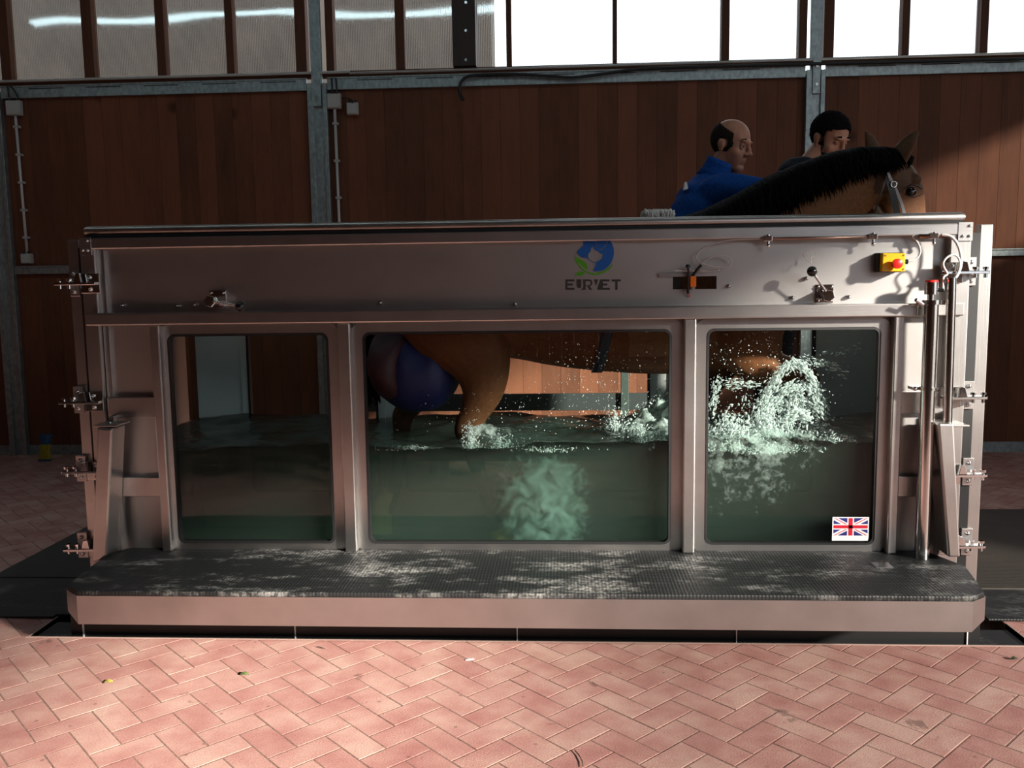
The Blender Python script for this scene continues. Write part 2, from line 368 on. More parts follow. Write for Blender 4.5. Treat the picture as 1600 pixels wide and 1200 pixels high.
def coat_mat(name, rough=.5, hair=.25, spec=.3, nsc=(60, .18)):
    m = bpy.data.materials.new(name); m.use_nodes = True; nt = m.node_tree; b = nt.nodes['Principled BSDF']
    a = N(nt, 'ShaderNodeVertexColor'); a.layer_name = 'coat'
    tc = N(nt, 'ShaderNodeTexCoord'); n = N(nt, 'ShaderNodeTexNoise', i_Scale=float(nsc[0]), i_Detail=4.); nt.links.new(tc.outputs['Object'], n.inputs['Vector'])
    mr = N(nt, 'ShaderNodeMapRange'); mr.inputs[3].default_value = 1-nsc[1]*2; mr.inputs[4].default_value = 1+nsc[1]*2; nt.links.new(n.outputs[0], mr.inputs[0])
    mx = N(nt, 'ShaderNodeMix', data_type='RGBA', blend_type='MULTIPLY'); mx.inputs[0].default_value = 1; nt.links.new(a.outputs[0], mx.inputs[6]); nt.links.new(mr.outputs[0], mx.inputs[7])
    nt.links.new(mx.outputs[2], b.inputs['Base Color']); b.inputs['Roughness'].default_value = rough; b.inputs['Specular IOR Level'].default_value = spec
    bu = N(nt, 'ShaderNodeBump', i_Strength=hair, i_Distance=.003); nt.links.new(n.outputs[0], bu.inputs['Height']); nt.links.new(bu.outputs[0], b.inputs['Normal'])
    return m
def lerp(a, b, t): t = max(0, min(1, t)); return tuple(x*(1-t)+y*t for x, y in zip(a, b))
def sstep(a, b, x): t = max(0, min(1, (x-a)/(b-a))); return t*t*(3-2*t)

# ================================================================== THE BARN
XL, XR, YF, YB, ZC = -7.0, 6.0, -8.0, 3.84, 4.95
def planks_back(mb, x0, x1, z0, z1, y=YB, w=.162, d=.022):
    x = x0
    while x < x1-.02:
        b = min(x+w, x1); mb.box(x+.001, b-.001, y, y+d, z0, z1); x = b
wb = MB(); planks_back(wb, XL, XR, .05, 3.10); wb.box(XL, XR, YB+.021, YB+.05, 0, 3.12)
struct(wb.build('wall_back', WOOD))
# floor pavers (herringbone, 200 x 100 mm, laid at 45 degrees)
def pavers():
    mb = MB(); P = .1035; ox, oy = .525, -.446; c = math.sqrt(.5)
    def w(u, v): return (ox+c*u+c*v, oy-c*u+c*v)
    rng = random.Random(3)
    def brick(u0, u1, v0, v1):
        g = .0023
        cu, cv = (u0+u1)/2*P, (v0+v1)/2*P; X, Y = w(cu, cv)
        if not(-5.6 < X < 5.2 and -4.6 < Y < 3.86): return
        dz = rng.uniform(-.0005, .0006); a = rng.uniform(-.006, .006); tx, ty = rng.uniform(-.003, .003), rng.uniform(-.003, .003)
        hu, hv = (u1-u0)/2*P-g, (v1-v0)/2*P-g; vs = []
        for k, (e, z) in enumerate(((0, -.03), (0, -.0007), (.002, 0))):
            for su, sv in ((-1,-1),(1,-1),(1,1),(-1,1)):
                lu, lv = su*(hu-e), sv*(hv-e); u = cu+lu-a*lv; v = cv+lv+a*lu; p = w(u, v); vs.append((p[0], p[1], z+dz+(tx*lu+ty*lv if k else 0)))
        fs = [(8,9,10,11)]
        for k in (0, 4):
            for i in range(4): fs.append((k+i, k+(i+1) % 4, k+4+(i+1) % 4, k+4+i))
        mb.add(vs, fs, 0)
    for n in range(-80, 80):
        for m in range(-22, 23):
            u = n+4*m
            if abs(u) < 90: brick(u, u+2, -n, -n+1)
            b = -(n+2)+4*m
            if abs(b) < 90: brick(n, n+1, b, b+2)
    # cut bricks along the recess: plain strips of paver filling the steps
    return mb
PV = pavers()
RX0, RX1, RY0, RY1 = -2.15, 2.04, -.235, 1.62       # recess that holds the treadmill
def cut(planes):
    me = bpy.data.meshes.new('t'); me.from_pydata(PV.v, [], PV.f); bm = bmesh.new(); bm.from_mesh(me)
    for co, no in planes:
        bmesh.ops.bisect_plane(bm, geom=bm.verts[:]+bm.edges[:]+bm.faces[:], plane_co=co, plane_no=no, clear_outer=True)
    bm.verts.ensure_lookup_table(); bm.verts.index_update(); fl.add([tuple(v.co) for v in bm.verts], [tuple(v.index for v in f.verts) for f in bm.faces]); bm.free(); bpy.data.meshes.remove(me)
fl = MB(); g_ = .004
cut([((0,RY0-g_,0),(0,1,0))]); cut([((0,RY0-g_,0),(0,-1,0)),((RX0-g_,0,0),(1,0,0))]); cut([((0,RY0-g_,0),(0,-1,0)),((RX1+g_,0,0),(-1,0,0))])
cut([((RX0-g_,0,0),(-1,0,0)),((RX1+g_,0,0),(1,0,0)),((0,RY1+g_,0),(0,-1,0))])
def bed(x0, x1, y0, y1): fl.box(x0, x1, y0, y1, -.06, -.0010, 1)
bed(-7, 6, -8, RY0); bed(-7, RX0, RY0, YB); bed(RX1, 6, RY0, YB); bed(RX0, RX1, RY1, YB)
fl.box(RX0, RX1, RY0, RY1, -.12, -.06, 1)
flo = fl.build('floor', [BRICK, JOINT], fix=False); struct(flo)
kb = MB(); kb.box(RX0-.012, RX1+.012, RY0-.006, RY0, -.06, .0035); kb.box(RX0-.006, RX0, RY0, .0, -.06, .003); kb.box(RX1, RX1+.006, RY0, .0, -.06, .003)
# ceiling with a narrow roof light
ce = MB()
ce.box(XL-.2, XR+.2, YF, YB+.2, ZC, ZC+.12)
struct(ce.build('ceiling', WOODDARK))
TUBE = bpy.data.materials.new('fluorescent_glow'); TUBE.use_nodes = True; _b = TUBE.node_tree.nodes['Principled BSDF']
_b.inputs['Emission Color'].default_value = (.68,.93,1,1); _b.inputs['Emission Strength'].default_value = 11
for i in range(8):
    x0 = -6.7+i*1.58; r = empty('ceiling_light', (x0+.7, -.25, ZC), 'twin tube fluorescent ceiling light in the row above the treadmill', 'ceiling light', 'fluorescent ceiling lights above the treadmill')
    m_ = MB(); m_.box(x0, x0+1.575, -.33, -.17, ZC-.05, ZC); m_.build('fixture', GREYBOX, r)
    for yy in (-.30, -.20): m_ = MB(); m_.cyl((x0+.003, yy, ZC-.075), (x0+1.572, yy, ZC-.075), .016, 10); m_.build('tube', TUBE, r, smooth='auto')
# left wall, front wall, right wall
lw = MB()
y = YF
while y < YB: lw.box(XL-.05, XL, y+.002, min(y+.16, YB)-.002, 0, ZC); y += .16
struct(lw.build('wall_left', WOOD))
fw = MB(); x = XL
while x < XR: fw.box(x+.002, min(x+.162, XR)-.002, YF-.05, YF, 0, 3.05 if x > 2.8 else ZC); (fw.box(x+.002, min(x+.162, XR)-.002, YF-.05, YF, 4.72, ZC) if x > 2.8 else None); x += .162
struct(fw.build('wall_front', WOOD))
pw = MB()
for i in range(10,13): pw.box(XL+i*1.08, XL+i*1.08+.05, YF-.07, YF+.02, 3.05, 4.72)
struct(pw.build('trim_20', WOODTRIM))
SILL, HEAD = 2.66, 3.62
rw = MB(); y = -1.62
while y < YB: rw.box(XR, XR+.05, y+.002, min(y+.16, YB)-.002, 0, SILL); y += .16
y = YF
while y < YB: rw.box(XR, XR+.05, y+.002, min(y+.16, YB)-.002, HEAD, ZC); y += .16
rw.box(XR, XR+.06, YF, -1.62, SILL-.008, SILL+.004); 
struct(rw.build('wall_right', WOOD))
s1 = MB(); s1.box(XR+.02, XR+.026, YF, -1.62, .02, SILL-.01); struct(s1.build('window_21', DIM_SHEET))  # unseen tinted sheet, added to dim the sun on the right floor
s2 = MB(); s2.box(XR+.02, XR+.026, YF, .3, SILL+.006, HEAD); struct(s2.build('window_22', CLEAR))
s3 = MB(); s3.box(XR+.02, XR+.026, .3, YB, SILL+.006, HEAD); struct(s3.build('window_23', glass_mat('sun_dimming_rear_sheet', (.50,.50,.49), 1.45, .05)))  # unseen tinted rear section, added to soften the sun patch on the back wall
gx = MB(); gx.box(-60, 60, -60, 90, -.5, -.13); struct(gx.build('ground', mat('outside_gravel', (.25,.23,.2), .9)))
# neighbouring building seen dimly through the left panes
nb = empty('neighbouring_building', (-9, 6.6, -.1), 'brownish grey outbuilding wall seen dimly through the left ribbed window panes', 'building')
n1 = MB(); n1.box(-16, -.62, 6.5, 7.0, -.13, 6.4); n1.build('wall', mat('outbuilding_render', (.028,.024,.022), .9, noise_=(3, .2, (1,1,1))), nb)
n2 = MB(); n2.box(-16.2, -.5, 6.35, 7.1, 6.4, 6.6); n2.build('roof_edge', WOODTRIM, nb)

# ribbed window panes + wooden posts between them (x positions read at the sill)
posts = [(-4.60,-4.515),(-3.875,-3.785),(-3.24,-3.165),(-2.645,-2.58),(-2.055,-1.965),(-1.80,-1.735),(-1.215,-1.14),(-.298,-.256),(.574,.607),(1.449,1.512),(2.066,2.130),(2.262,2.342),(2.878,2.935),(3.487,3.548),(4.15,4.22)]
k = 0
for a, b in posts:
    t = MB(); t.box(a, b, YB-.03, YB+.06, 3.24, ZC); k += 1; struct(t.build('trim_%d' % k, WOODTRIM, bevel=.003))
beam = MB(); beam.box(-.735, -.545, YB-.09, YB+.06, 3.24, ZC)
bo = beam.build('trim_16', mat('dark_brown_beam', (.03,.014,.011), .6, noise_=(20, .3, (1,1,.2)))); struct(bo)
bb = MB()
for (px, py) in ((728, 4), (728, 48), (728, 94)):
    p = at(px, py, Y=YB-.09); bb.cyl(p+Vector((0,-.008,0)), p+Vector((0,.005,0)), .012, 8)
bb.build('bolt', BOLT, bo, smooth='auto')
edges = [XL]+[e for p in posts[:7] for e in p]+[-.735, -.545]+[e for p in posts[7:] for e in p]+[XR]
k = 0
for i in range(0, len(edges)-1, 2):
    a, b = edges[i], edges[i+1]
    if b-a < .04 or (abs(a+1.965) < .01) or abs(a-2.13) < .01: continue
    k += 1; t = MB(); t.box(a, b, YB+.02, YB+.028, 3.24, ZC); struct(t.build('window_%d' % k, POLY))
# dark sill board under the panes
t = MB(); t.box(XL, XR, YB-.02, YB+.06, 3.195, 3.24); struct(t.build('trim_17', WOODTRIM))
t = MB(); t.box(XL, XR, YB-.012, YB, .0, .085); t.box(XL, XR, YB-.03, YB-.012, 0, .03); struct(t.build('baseboard_back', GALV))
# galvanised frame
def channel(name, x0, x1, label, group):
    r = empty(name, ((x0+x1)/2, YB-.05, 0), label, 'column', group)
    m_ = MB(); m_.box(x0, x1, YB-.035, YB-.005, 0, 3.14); m_.box(x0, x0+.05, YB-.06, YB-.03, 0, 3.14); m_.box(x1-.035, x1, YB-.06, YB-.03, 0, 3.14)
    m_.box((x0+x1)/2-.045, (x0+x1)/2+.045, YB-.05, YB-.01, 3.10, ZC); m_.build('web', GALV, r, bevel=.003)
    b_ = MB(); b_.box(x0+.045, x1-.045, YB-.075, YB-.03, 2.95, 3.23); b_.build('splice_plate', GALV, r, bevel=.002)
    for zz in (3.02, 3.16):
        c_ = MB(); c_.cyl(((x0+x1)/2, YB-.09, zz), ((x0+x1)/2, YB-.07, zz), .012, 8); c_.build('bolt', BOLT, r)
    return r
channel('steel_column', -4.775, -4.615, 'galvanised steel column at the left edge of the barn wall', 'galvanised columns along the back wall')
channel('steel_column', -1.965, -1.80, 'galvanised steel column between the two left wooden bays, beside the second junction box', 'galvanised columns along the back wall')
channel('steel_column', 2.125, 2.275, 'galvanised steel column right behind the dark haired man', 'galvanised columns along the back wall')
def girt(x0, x1, z0, z1, label, slots=True, group='galvanised rails on the back wall'):
    m_ = MB(); m_.box(x0, x1, YB-.045, YB-.002, z0, z1); m_.box(x0, x1, YB-.055, YB-.045, z1-.012, z1)
    o = m_.build('steel_girt', GALV, bevel=.002); tag(o, label, 'rail', group)
    if slots:
        x = x0+.25
        while x < x1-.3: s_ = MB(); s_.box(x, x+.3, YB-.047, YB-.044, (z0+z1)/2+.02, (z0+z1)/2+.027); x += .5; s_.build('slot', BLACKRUB, o)
    return o
girt(-4.61, -1.97, 3.085, 3.185, 'long galvanised rail with slots above the leftmost wooden bay')
girt(-1.795, 2.12, 3.085, 3.185, 'long galvanised rail with slots above the middle wooden bay')
girt(2.28, 5.9, 3.085, 3.185, 'galvanised rail above the right wooden bay, beneath the blown-out windows')
girt(-4.61, -1.97, 1.60, 1.67, 'short visible stretch of galvanised mid rail left of the treadmill', False)
girt(2.28, 5.9, 1.63, 1.69, 'galvanised mid rail at the right of the treadmill', False)
girt(-6.9, -4.78, 1.58, 1.65, 'stub of galvanised mid rail at the left picture edge', False)
# conduit along the sill, boxes, cables
c = MB(); c.tube([(XL+.1, YB-.06, 3.222), (-1.6, YB-.06, 3.222)], .011, 8); tag(c.build('cable_conduit', GREYBOX, smooth=True), 'thin grey conduit running under the left ribbed panes', 'conduit')
c = MB(); c.tube([(-1.6, YB-.065, 3.21), (XR-.1, YB-.065, 3.225)], .010, 8); tag(c.build('cable_conduit', WHITEPL, smooth=True), 'pale conduit running along the sill under the bright windows', 'conduit')
def jbox(px, py, Y, sx, sz, label, group=None):
    p = at(px, py, Y=Y); r = empty('junction_box', p, label, 'junction box', group)
    m_ = MB(); m_.box(p.x-sx/2, p.x+sx/2, p.y-.02, p.y+.03, p.z-sz/2, p.z+sz/2); m_.build('box_base', GREYBOX, r, bevel=.006)
    m_ = MB(); m_.box(p.x-sx/2+.006, p.x+sx/2-.006, p.y-.03, p.y-.02, p.z-sz/2+.006, p.z+sz/2-.006); m_.build('cover', GREYBOX, r, bevel=.004)
    for s_ in (-1, 1):
        q = MB(); q.cyl((p.x+s_*sx*.25, p.y, p.z+sz/2), (p.x+s_*sx*.25, p.y, p.z+sz/2+.02), .012, 8); q.build('gland', BLACKRUB, r)
    return p
pA = jbox(22, 169, YB-.05, .125, .125, 'grey junction box high at the left edge of the barn wall')
pB = jbox(522, 158, YB-.05, .115, .125, 'grey junction box beside the column left of the middle bay')
pC = jbox(551, 170, YB-.05, .095, .10, 'small pale box just right of the second junction box')
pD = jbox(42, 404, YB-.05, .09, .085, 'small grey switch box low at the left, at the foot of the conduit')
def conduit(pts, label, clips=5):
    m_ = MB(); m_.tube(pts, .012, 8); o = m_.build('wall_conduit', WHITEPL, smooth=True); tag(o, label, 'conduit', 'upright conduits on the back wall')
    a, b = Vector(pts[0]), Vector(pts[-1])
    for i in range(clips):
        q = a.lerp(b, (i+.4)/clips); k_ = MB(); k_.box(q.x-.02, q.x+.024, q.y-.016, q.y+.03, q.z-.01, q.z+.01); k_.build('clip', GREYBOX, o)
conduit([(pA.x+.0, YB-.04, pA.z-.06), (pD.x, YB-.04, pD.z+.04)], 'upright white conduit down the left of the wall to the switch box')
conduit([(pB.x, YB-.04, pB.z-.06), (pB.x+.01, YB-.04, .8)], 'upright white conduit below the second junction box', 7)
def cable(name, pts, r, m_, label, cat='cable', sub=8, n=8, parent=None):
    P = [np.array(p, float) for p in pts]; Q = []
    for i in range(len(P)-1):
        p0 = P[max(i-1, 0)]; p1 = P[i]; p2 = P[i+1]; p3 = P[min(i+2, len(P)-1)]
        for k_ in range(sub):
            t_ = k_/sub; Q.append(.5*((2*p1)+(-p0+p2)*t_+(2*p0-5*p1+4*p2-p3)*t_*t_+(-p0+3*p1-3*p2+p3)*t_**3))
    Q.append(P[-1]); b_ = MB(); b_.tube([Vector(q) for q in Q], r, n); o = b_.build(name, m_, parent, smooth=True)
    if parent is None: tag(o, label, cat)
    return o
A = lambda x, y, Y=YB-.09: at(x, y, Y=Y)
cable('power_cable', [A(724,157), A(718,142), A(722,126), A(740,118), A(800,116), A(860,119), A(895,121), A(930,117), A(1000,108), A(1100,104), A(1300,99), A(1600,92)], .013, BLACKRUB, 'black cable draped along the rail with its end hooking down over the boards')
cable('power_cable', [A(28,152), A(22,140), A(16,134)], .008, BLACKRUB, 'short black cable above the far left junction box')
cable('power_cable', [A(14,152), A(13,142), A(12,134)], .008, BLACKRUB, 'second short black cable entering the far left junction box')
cable('power_cable', [A(519,146), A(519,135), A(518,122)], .008, BLACKRUB, 'left of two short black cables above the second junction box')
cable('power_cable', [A(526,146), A(526,135), A(525,122)], .008, BLACKRUB, 'right of two short black cables above the second junction box')
cable('power_cable', [A(534,153), A(541,153), A(548,156), A(551,161)], .006, BLACKRUB, 'tiny black cable linking the junction box to the small pale box')
# sweet wrapper on the floor
p = at(78, 718, Z=0.0); r = empty('snack_packet', p, 'crumpled blue and yellow snack packet standing on the bricks by the left wall', 'packet')
FOILB = mat('blue_foil', (.05,.16,.33), .25, .6); FOILY = mat('yellow_foil', (.45,.38,.03), .3, .3)
def packet(z0, z1, name, m_, bend):
    mb = MB(); vs = []; fs = []; nu, nv = 7, 8
    for s_ in (-1, 1):
        for j in range(nv+1):
            for i in range(nu+1):
                u = i/nu*2-1; v = j/nv; zz = z0+(z1-z0)*v; w_ = .058*(1-.25*math.sin(PI*zz/.24))
                th = .022*(1-u*u)*math.sin(PI*min(max(zz/.24, .05), .95)); vs.append((p.x+u*w_+bend*zz, p.y-.08+s_*(th+.003)+.006*noise.noise(Vector((u*3, zz*30, s_))), zz))
        for j in range(nv):
            for i in range(nu):
                a = (nu+1)*(nv+1)*(s_ > 0)+j*(nu+1)+i; fs.append((a, a+1, a+nu+2, a+nu+1))
    L = (nu+1)*(nv+1)
    bd = [i for i in range(nu+1)]+[j*(nu+1)+nu for j in range(1, nv+1)]+[nv*(nu+1)+i for i in range(nu-1, -1, -1)]+[j*(nu+1) for j in range(nv-1, 0, -1)]
    for a, b in zip(bd, bd[1:]+bd[:1]): fs.append((a, b, b+L, a+L))
    mb.add(vs, fs); return mb.build(name, m_, r)
packet(.02, .15, 'lower_wrapper', FOILY, .13); packet(.15, .24, 'upper_wrapper', FOILB, .13); packet(0.0, .02, 'bottom_seal', FOILB, .13)

# rubber mats around the machine
def mat_slab(pts, z0, z1, m_, label, name='rubber_mat'):
    mb = MB(); mb.prism(pts, z0, z1, axis='Z'); o = mb.build(name, m_, bevel=.003); tag(o, label, 'mat', 'rubber mats around the treadmill'); return o
mat_slab([(-2.80,.50),(-2.0,.50),(-2.0,1.85),(-2.80,1.85)], .002, .014, MAT_RIB, 'ribbed dark mat on the bricks left of the treadmill')
mat_slab([(-4.6,-.03),(-2.172,-.03),(-2.16,-.03),(-2.16,.0),(-2.0,.0),(-2.0,.49),(-4.6,.49)], .002, .012, MAT_BLACK, 'black smooth mat at the left front corner of the treadmill')
mat_slab([(2.0,.41),(4.4,.41),(4.4,1.885),(2.0,1.885)], .002, .014, MAT_BROWN, 'brown dusty ribbed mat on the bricks right of the treadmill')
mat_slab([(1.98,.025),(4.4,.025),(4.4,.40),(1.98,.40)], .002, .012, MAT_BLACK, 'black hair-strewn mat at the right front corner of the treadmill')
mat_slab([(RX0+.01,RY0+.01),(RX1-.01,RY0+.01),(RX1-.01,-.035),(RX0+.01,-.035)], -.058, -.012, MAT_BLACK, 'black rubber strip lying in the recess under the front step')
o = kb.build('recess_edging', mat('pale_edging', (.42,.30,.26), .6)); tag(o, 'thin edging angle where the bricks meet the dark recess under the step', 'edging')

# ================================================================== THE WATER TREADMILL
T = empty('water_treadmill', (0, .5, -.06), 'long brushed stainless steel horse water treadmill with three windows filled with churning water', 'treadmill')
ZB, ZT = .35, 1.28; Zm0, Zm1 = 1.325, 1.378
WX = [(-1.567, -.859), (-.708, .609), (.757, 1.472)]
def wall_plate(y0, y1, slot):
    m_ = MB(); xs = [-1.86, WX[0][0]+.004, WX[0][1]-.004, WX[1][0]+.004, WX[1][1]-.004, WX[2][0]+.004, WX[2][1]-.004, 1.80]
    for i in range(0, 8, 2): m_.box(xs[i], xs[i+1], y0, y1, .15, 1.66)
    for i in range(1, 7, 2):
        m_.box(xs[i], xs[i+1], y0, y1, .15, ZB+.004)
        if slot and i == 3: m_.box(xs[i], xs[i+1], y0, y1, ZT-.004, 1.66)
        elif slot and i == 5: m_.box(xs[i], .80, y0, y1, ZT-.004, 1.66); m_.box(.80, xs[i+1], y0, y1, ZT-.004, 1.66)
        else: m_.box(xs[i], xs[i+1], y0, y1, ZT-.004, 1.66)
    return m_
# near side wall: pieces around three openings and the sensor slot
sl0, sl1, sz0, sz1 = .615, .797, 1.446, 1.500
m_ = MB(); Y0, Y1 = .012, .03
xs = [-1.86, WX[0][0], WX[0][1], WX[1][0], WX[1][1], WX[2][0], WX[2][1], 1.80]
for i in range(0, 8, 2): m_.box(xs[i], xs[i+1], Y0, Y1, .15, 1.34)
for i in range(1, 7, 2): m_.box(xs[i], xs[i+1], Y0, Y1, .15, ZB); m_.box(xs[i], xs[i+1], Y0, Y1, ZT, 1.34)
m_.box(-1.86, sl0, Y0, Y1, 1.34, 1.68); m_.box(sl1, 1.80, Y0, Y1, 1.34, 1.68); m_.box(sl0, sl1, Y0, Y1, 1.34, sz0); m_.box(sl0, sl1, Y0, Y1, sz1, 1.68)
m_.build('side_wall', STEEL_PANEL, T)
# far side wall
m_ = MB(); 
for i in range(0, 8, 2): m_.box(xs[i], xs[i+1], .985, 1.0, .15, 1.70)
for i in range(1, 7, 2): m_.box(xs[i], xs[i+1], .985, 1.0, .15, ZB); m_.box(xs[i], xs[i+1], .985, 1.0, ZT, 1.70)
m_.box(-1.86, 1.80, .97, 1.03, 1.68, 1.71)
m_.build('side_wall', mat('steel_wall_far', (.80,.83,.81), .5, 0), T)
# window frames, gaskets, panes
for i, (a, b) in enumerate(WX):
    f_ = MB(); f_.ringframe(rrect(a-.052, b+.052 if i < 2 else b+.042, ZB-.045, 1.322, .05), rrect(a, b, ZB, ZT, .03), -.008, .014)
    fr = f_.build('window_frame', STEEL, T, bevel=.002)
    g_ = MB(); g_.ringframe(rrect(a, b, ZB, ZT, .03), rrect(a+.009, b-.009, ZB+.009, ZT-.009, .026), -.011, .02); g_.build('gasket', BLACKRUB, fr)
    p_ = MB(); p_.prism(rrect(a+.004, b-.004, ZB+.004, ZT-.004, .028), .0, .008); p_.build('window_pane', GLASS, T)
    f_ = MB(); f_.ringframe(rrect(a-.04, b+.04, ZB-.04, 1.322, .05), rrect(a, b, ZB, ZT, .03), .972, .985); fr = f_.build('window_frame', mat('steel_far_frame', (.80,.83,.81), .5, 0) if i == 0 else bpy.data.materials['steel_far_frame'], T)
    g_ = MB(); g_.ringframe(rrect(a-.004, b+.004, ZB-.004, ZT+.004, .03), rrect(a+.008, b-.008, ZB+.008, ZT-.008, .026), .965, 1.005); g_.build('gasket', BLACKRUB, fr)
    p_ = MB(); p_.prism(rrect(a+.004, b-.004, ZB+.004, ZT-.004, .028), .99, .996); p_.build('window_pane', GLASS, T)
# uprights between the windows
for x0, x1 in ((-1.625,-1.583),(-.806,-.752),(.656,.707),(1.512,1.553)):
    m_ = MB(); m_.box(x0, x1, -.05, .012, .322, Zm0); m_.build('upright', STEEL_V, T, bevel=.006)
for x0, x1 in ((-1.92,-1.855),(1.728,1.812)):
    m_ = MB(); m_.box(x0, x1, -.03, .05, -.055, 1.68); m_.build('end_post', STEEL_V, T, bevel=.005)
m_ = MB(); m_.box(-1.872, -1.852, -.018, .012, 1.378, 1.655); m_.box(-1.852,-1.828,-.006,.012,.32,1.655); m_.build('edge_trim', STEEL_V, T)
m_ = MB(); m_.box(-1.90, 1.60, -.062, .012, Zm0, Zm1); m_.box(1.60, 1.79, -.045, .012, Zm0, Zm1); m_.build('mid_rail', STEEL, T, bevel=.005)
m_ = MB(); m_.box(-1.895, 1.785, -.035, .04, 1.652, 1.698); m_.build('top_rail', STEEL, T, bevel=.004)
m_ = MB(); m_.box(-1.90, 1.78, -.018, .035, 1.698, 1.712); m_.build('rubber_seal', BLACKRUB, T)
m_ = MB(); m_.tube([(-1.905,.004,1.730),(-1.895,.004,1.730),(1.78,.004,1.724),(1.792,.004,1.724)], [.017,.021,.021,.016], 20); m_.build('top_tube', mat('worn_steel_tube', (.36,.32,.30), .38, 1, noise_=(14, .2, (.3,1,1))), T, smooth='auto')
# corner plates with bolts at both upper ends
for x0, x1, sx in ((-1.915,-1.865,-1),(1.755,1.812,1)):
    m_ = MB(); m_.box(x0, x1, -.038, -.03, 1.628, 1.702); cp = m_.build('corner_plate', STEEL, T)
    for (u, v) in ((.3,.25),(.75,.25),(.75,.8)):
        q = MB(); q.ell((x0+(x1-x0)*u, -.04, 1.628+.074*v), .006, 8, 6); q.build('bolt', BOLT, cp, smooth=True)
# end bays: back plates and cross pieces
for (x0, x1) in ((-1.842,-1.625),(1.553,1.728)):
    for z0, z1 in ((.918,1.010),(.565,.652)):
        m_ = MB(); m_.box(x0, x1, -.03, .012, z0, z1); m_.build('cross_piece', STEEL, T, bevel=.003)
# end gates: thin flange seen beyond each post, belt, gate leaf
for sx, xa in ((-1, -1.995), (1, 1.862)):
    m_ = MB(); m_.box(xa, xa+.052, .01, .06, -.055, 1.695); gt = m_.build('gate_edge', STEEL_V, T, bevel=.004)
    m_ = MB(); xg = -1.95 if sx < 0 else 1.878; m_.box(xg-.02, xg+.02, .06, .95, -.05, 1.44); m_.box(xg-.02, xg+.02, .95, 1.02, -.05, 1.69); m_.build('gate_leaf', STEEL_PANEL, gt)  # leaf height raised to keep sun off the far side wall
    m_ = MB(); xs0, xs1 = ((-1.943, -1.921) if sx < 0 else (1.813, 1.861)); m_.box(xs0, xs1, .0, .045, .0, 1.66); m_.build('rubber_seal', BLACKRUB, T)
m_ = MB(); m_.box(-1.86, 1.80, .03, .985, -.05, .15); m_.build('running_belt', BLACKRUB, T)
# hinge clamps
def clamp(px, py, side, Yp=-.03):
    p = at(px, py, Y=Yp); s = side; g = 1
    r = MB(); r.box(min(p.x-.050*s, p.x+.034*s), max(p.x-.050*s, p.x+.034*s), -.043, -.031, p.z-.042, p.z+.042)
    o = r.build('hinge_clamp', POLISH, T, bevel=.002)
    q = MB(); xa = sorted((p.x+.055*s, p.x+.100*s)); q.box(xa[0], xa[1], -.012, .008, p.z-.055, p.z+.062); q.build('gate_plate', STEEL, o, bevel=.002)
    q = MB(); xa = sorted((p.x-.045*s, p.x+.128*s)); q.prism([(xa[0], -.085), (xa[1], -.075), (xa[1]+.004, -.035), (xa[0], -.03)], p.z-.006, p.z+.006, axis='Z'); q.build('hinge_arm', CHROME, o, bevel=.002)
    q = MB(); q.prism([(p.x+.012*s, p.z), (p.x+.050*s, p.z), (p.x+.038*s, p.z+.042), (p.x+.020*s, p.z+.046)], -.075, -.060); q.build('locking_cam', CHROME, o, bevel=.002)
    for dx, dy, dz in ((.118, -.055, 0), (.078, -.055, 0)):
        q = MB(); q.cyl((p.x+dx*s, dy, p.z-.022), (p.x+dx*s, dy, p.z+.022), .007, 10); q.cyl((p.x+dx*s, dy, p.z+.012), (p.x+dx*s, dy, p.z+.022), .012, 8); q.build('hinge_pin', CHROME, o, smooth='auto')
    for dx, yy, dz in ((-.010, -.045, .026), (-.010, -.045, -.026), (.078, -.014, .042), (.078, -.014, -.036)):
        q = MB(); q.ell((p.x+dx*s, yy, p.z+dz), (.009,.008,.009), 10, 6); q.build('bolt', BOLT, o, smooth=True)
for (px, py) in ((140, 443), (146, 627), (150, 735), (152, 855)): clamp(px, py, -1)
for (px, py) in ((1489, 426), (1486, 620), (1486, 740), (1484, 850)): clamp(px, py, 1)
# front step
S_ = MB(); DK = [(-1.735,-.557),(1.640,-.557),(1.708,-.50),(1.765,-.03),(1.765,.01),(-1.90,.01),(-1.90,-.10),(-1.815,-.49)]
DK = [(-1.735,-.557),(1.640,-.557),(1.708,-.505),(1.770,-.20),(1.690,.008),(-1.80,.008),(-1.862,-.08),(-1.815,-.49)]
S_.prism(DK, .303, .322, axis='Z'); st = S_.build('step_deck', DECK, T, bevel=.004)
ap = MB()
def apron(poly, z1, zb):
    n = len(poly)
    for i in range(n-1):
        (x0, y0), (x1, y1) = poly[i], poly[i+1]; d = Vector((x1-x0, y1-y0)).normalized(); nn = Vector((d.y, -d.x))*.004
        a0, a1 = zb[i], zb[i+1]
        vs = [(x0, y0, a0), (x1, y1, a1), (x1, y1, z1), (x0, y0, z1), (x0-nn.x, y0-nn.y, a0), (x1-nn.x, y1-nn.y, a1), (x1-nn.x, y1-nn.y, z1), (x0-nn.x, y0-nn.y, z1)]
        ap.add(vs, [(0,1,2,3),(7,6,5,4),(0,4,5,1),(2,6,7,3),(1,5,6,2),(0,3,7,4)])
apron([(-1.862,-.10),(-1.817,-.49),(-1.737,-.561),(1.643,-.561),(1.712,-.507),(1.768,-.20)], .304, [.215,.215,.190,.188,.215,.215])
ap.build('step_apron', mat('apron_steel', (.50,.495,.49), .33, 1, noise_=(5, .10, (1,1,1)), bump=(300, .03, (.05,1,1))), T)
m_ = MB(); m_.box(-1.70, 1.62, -.5, -.02, .20, .30); m_.build('step_frame', BLACKRUB, T)
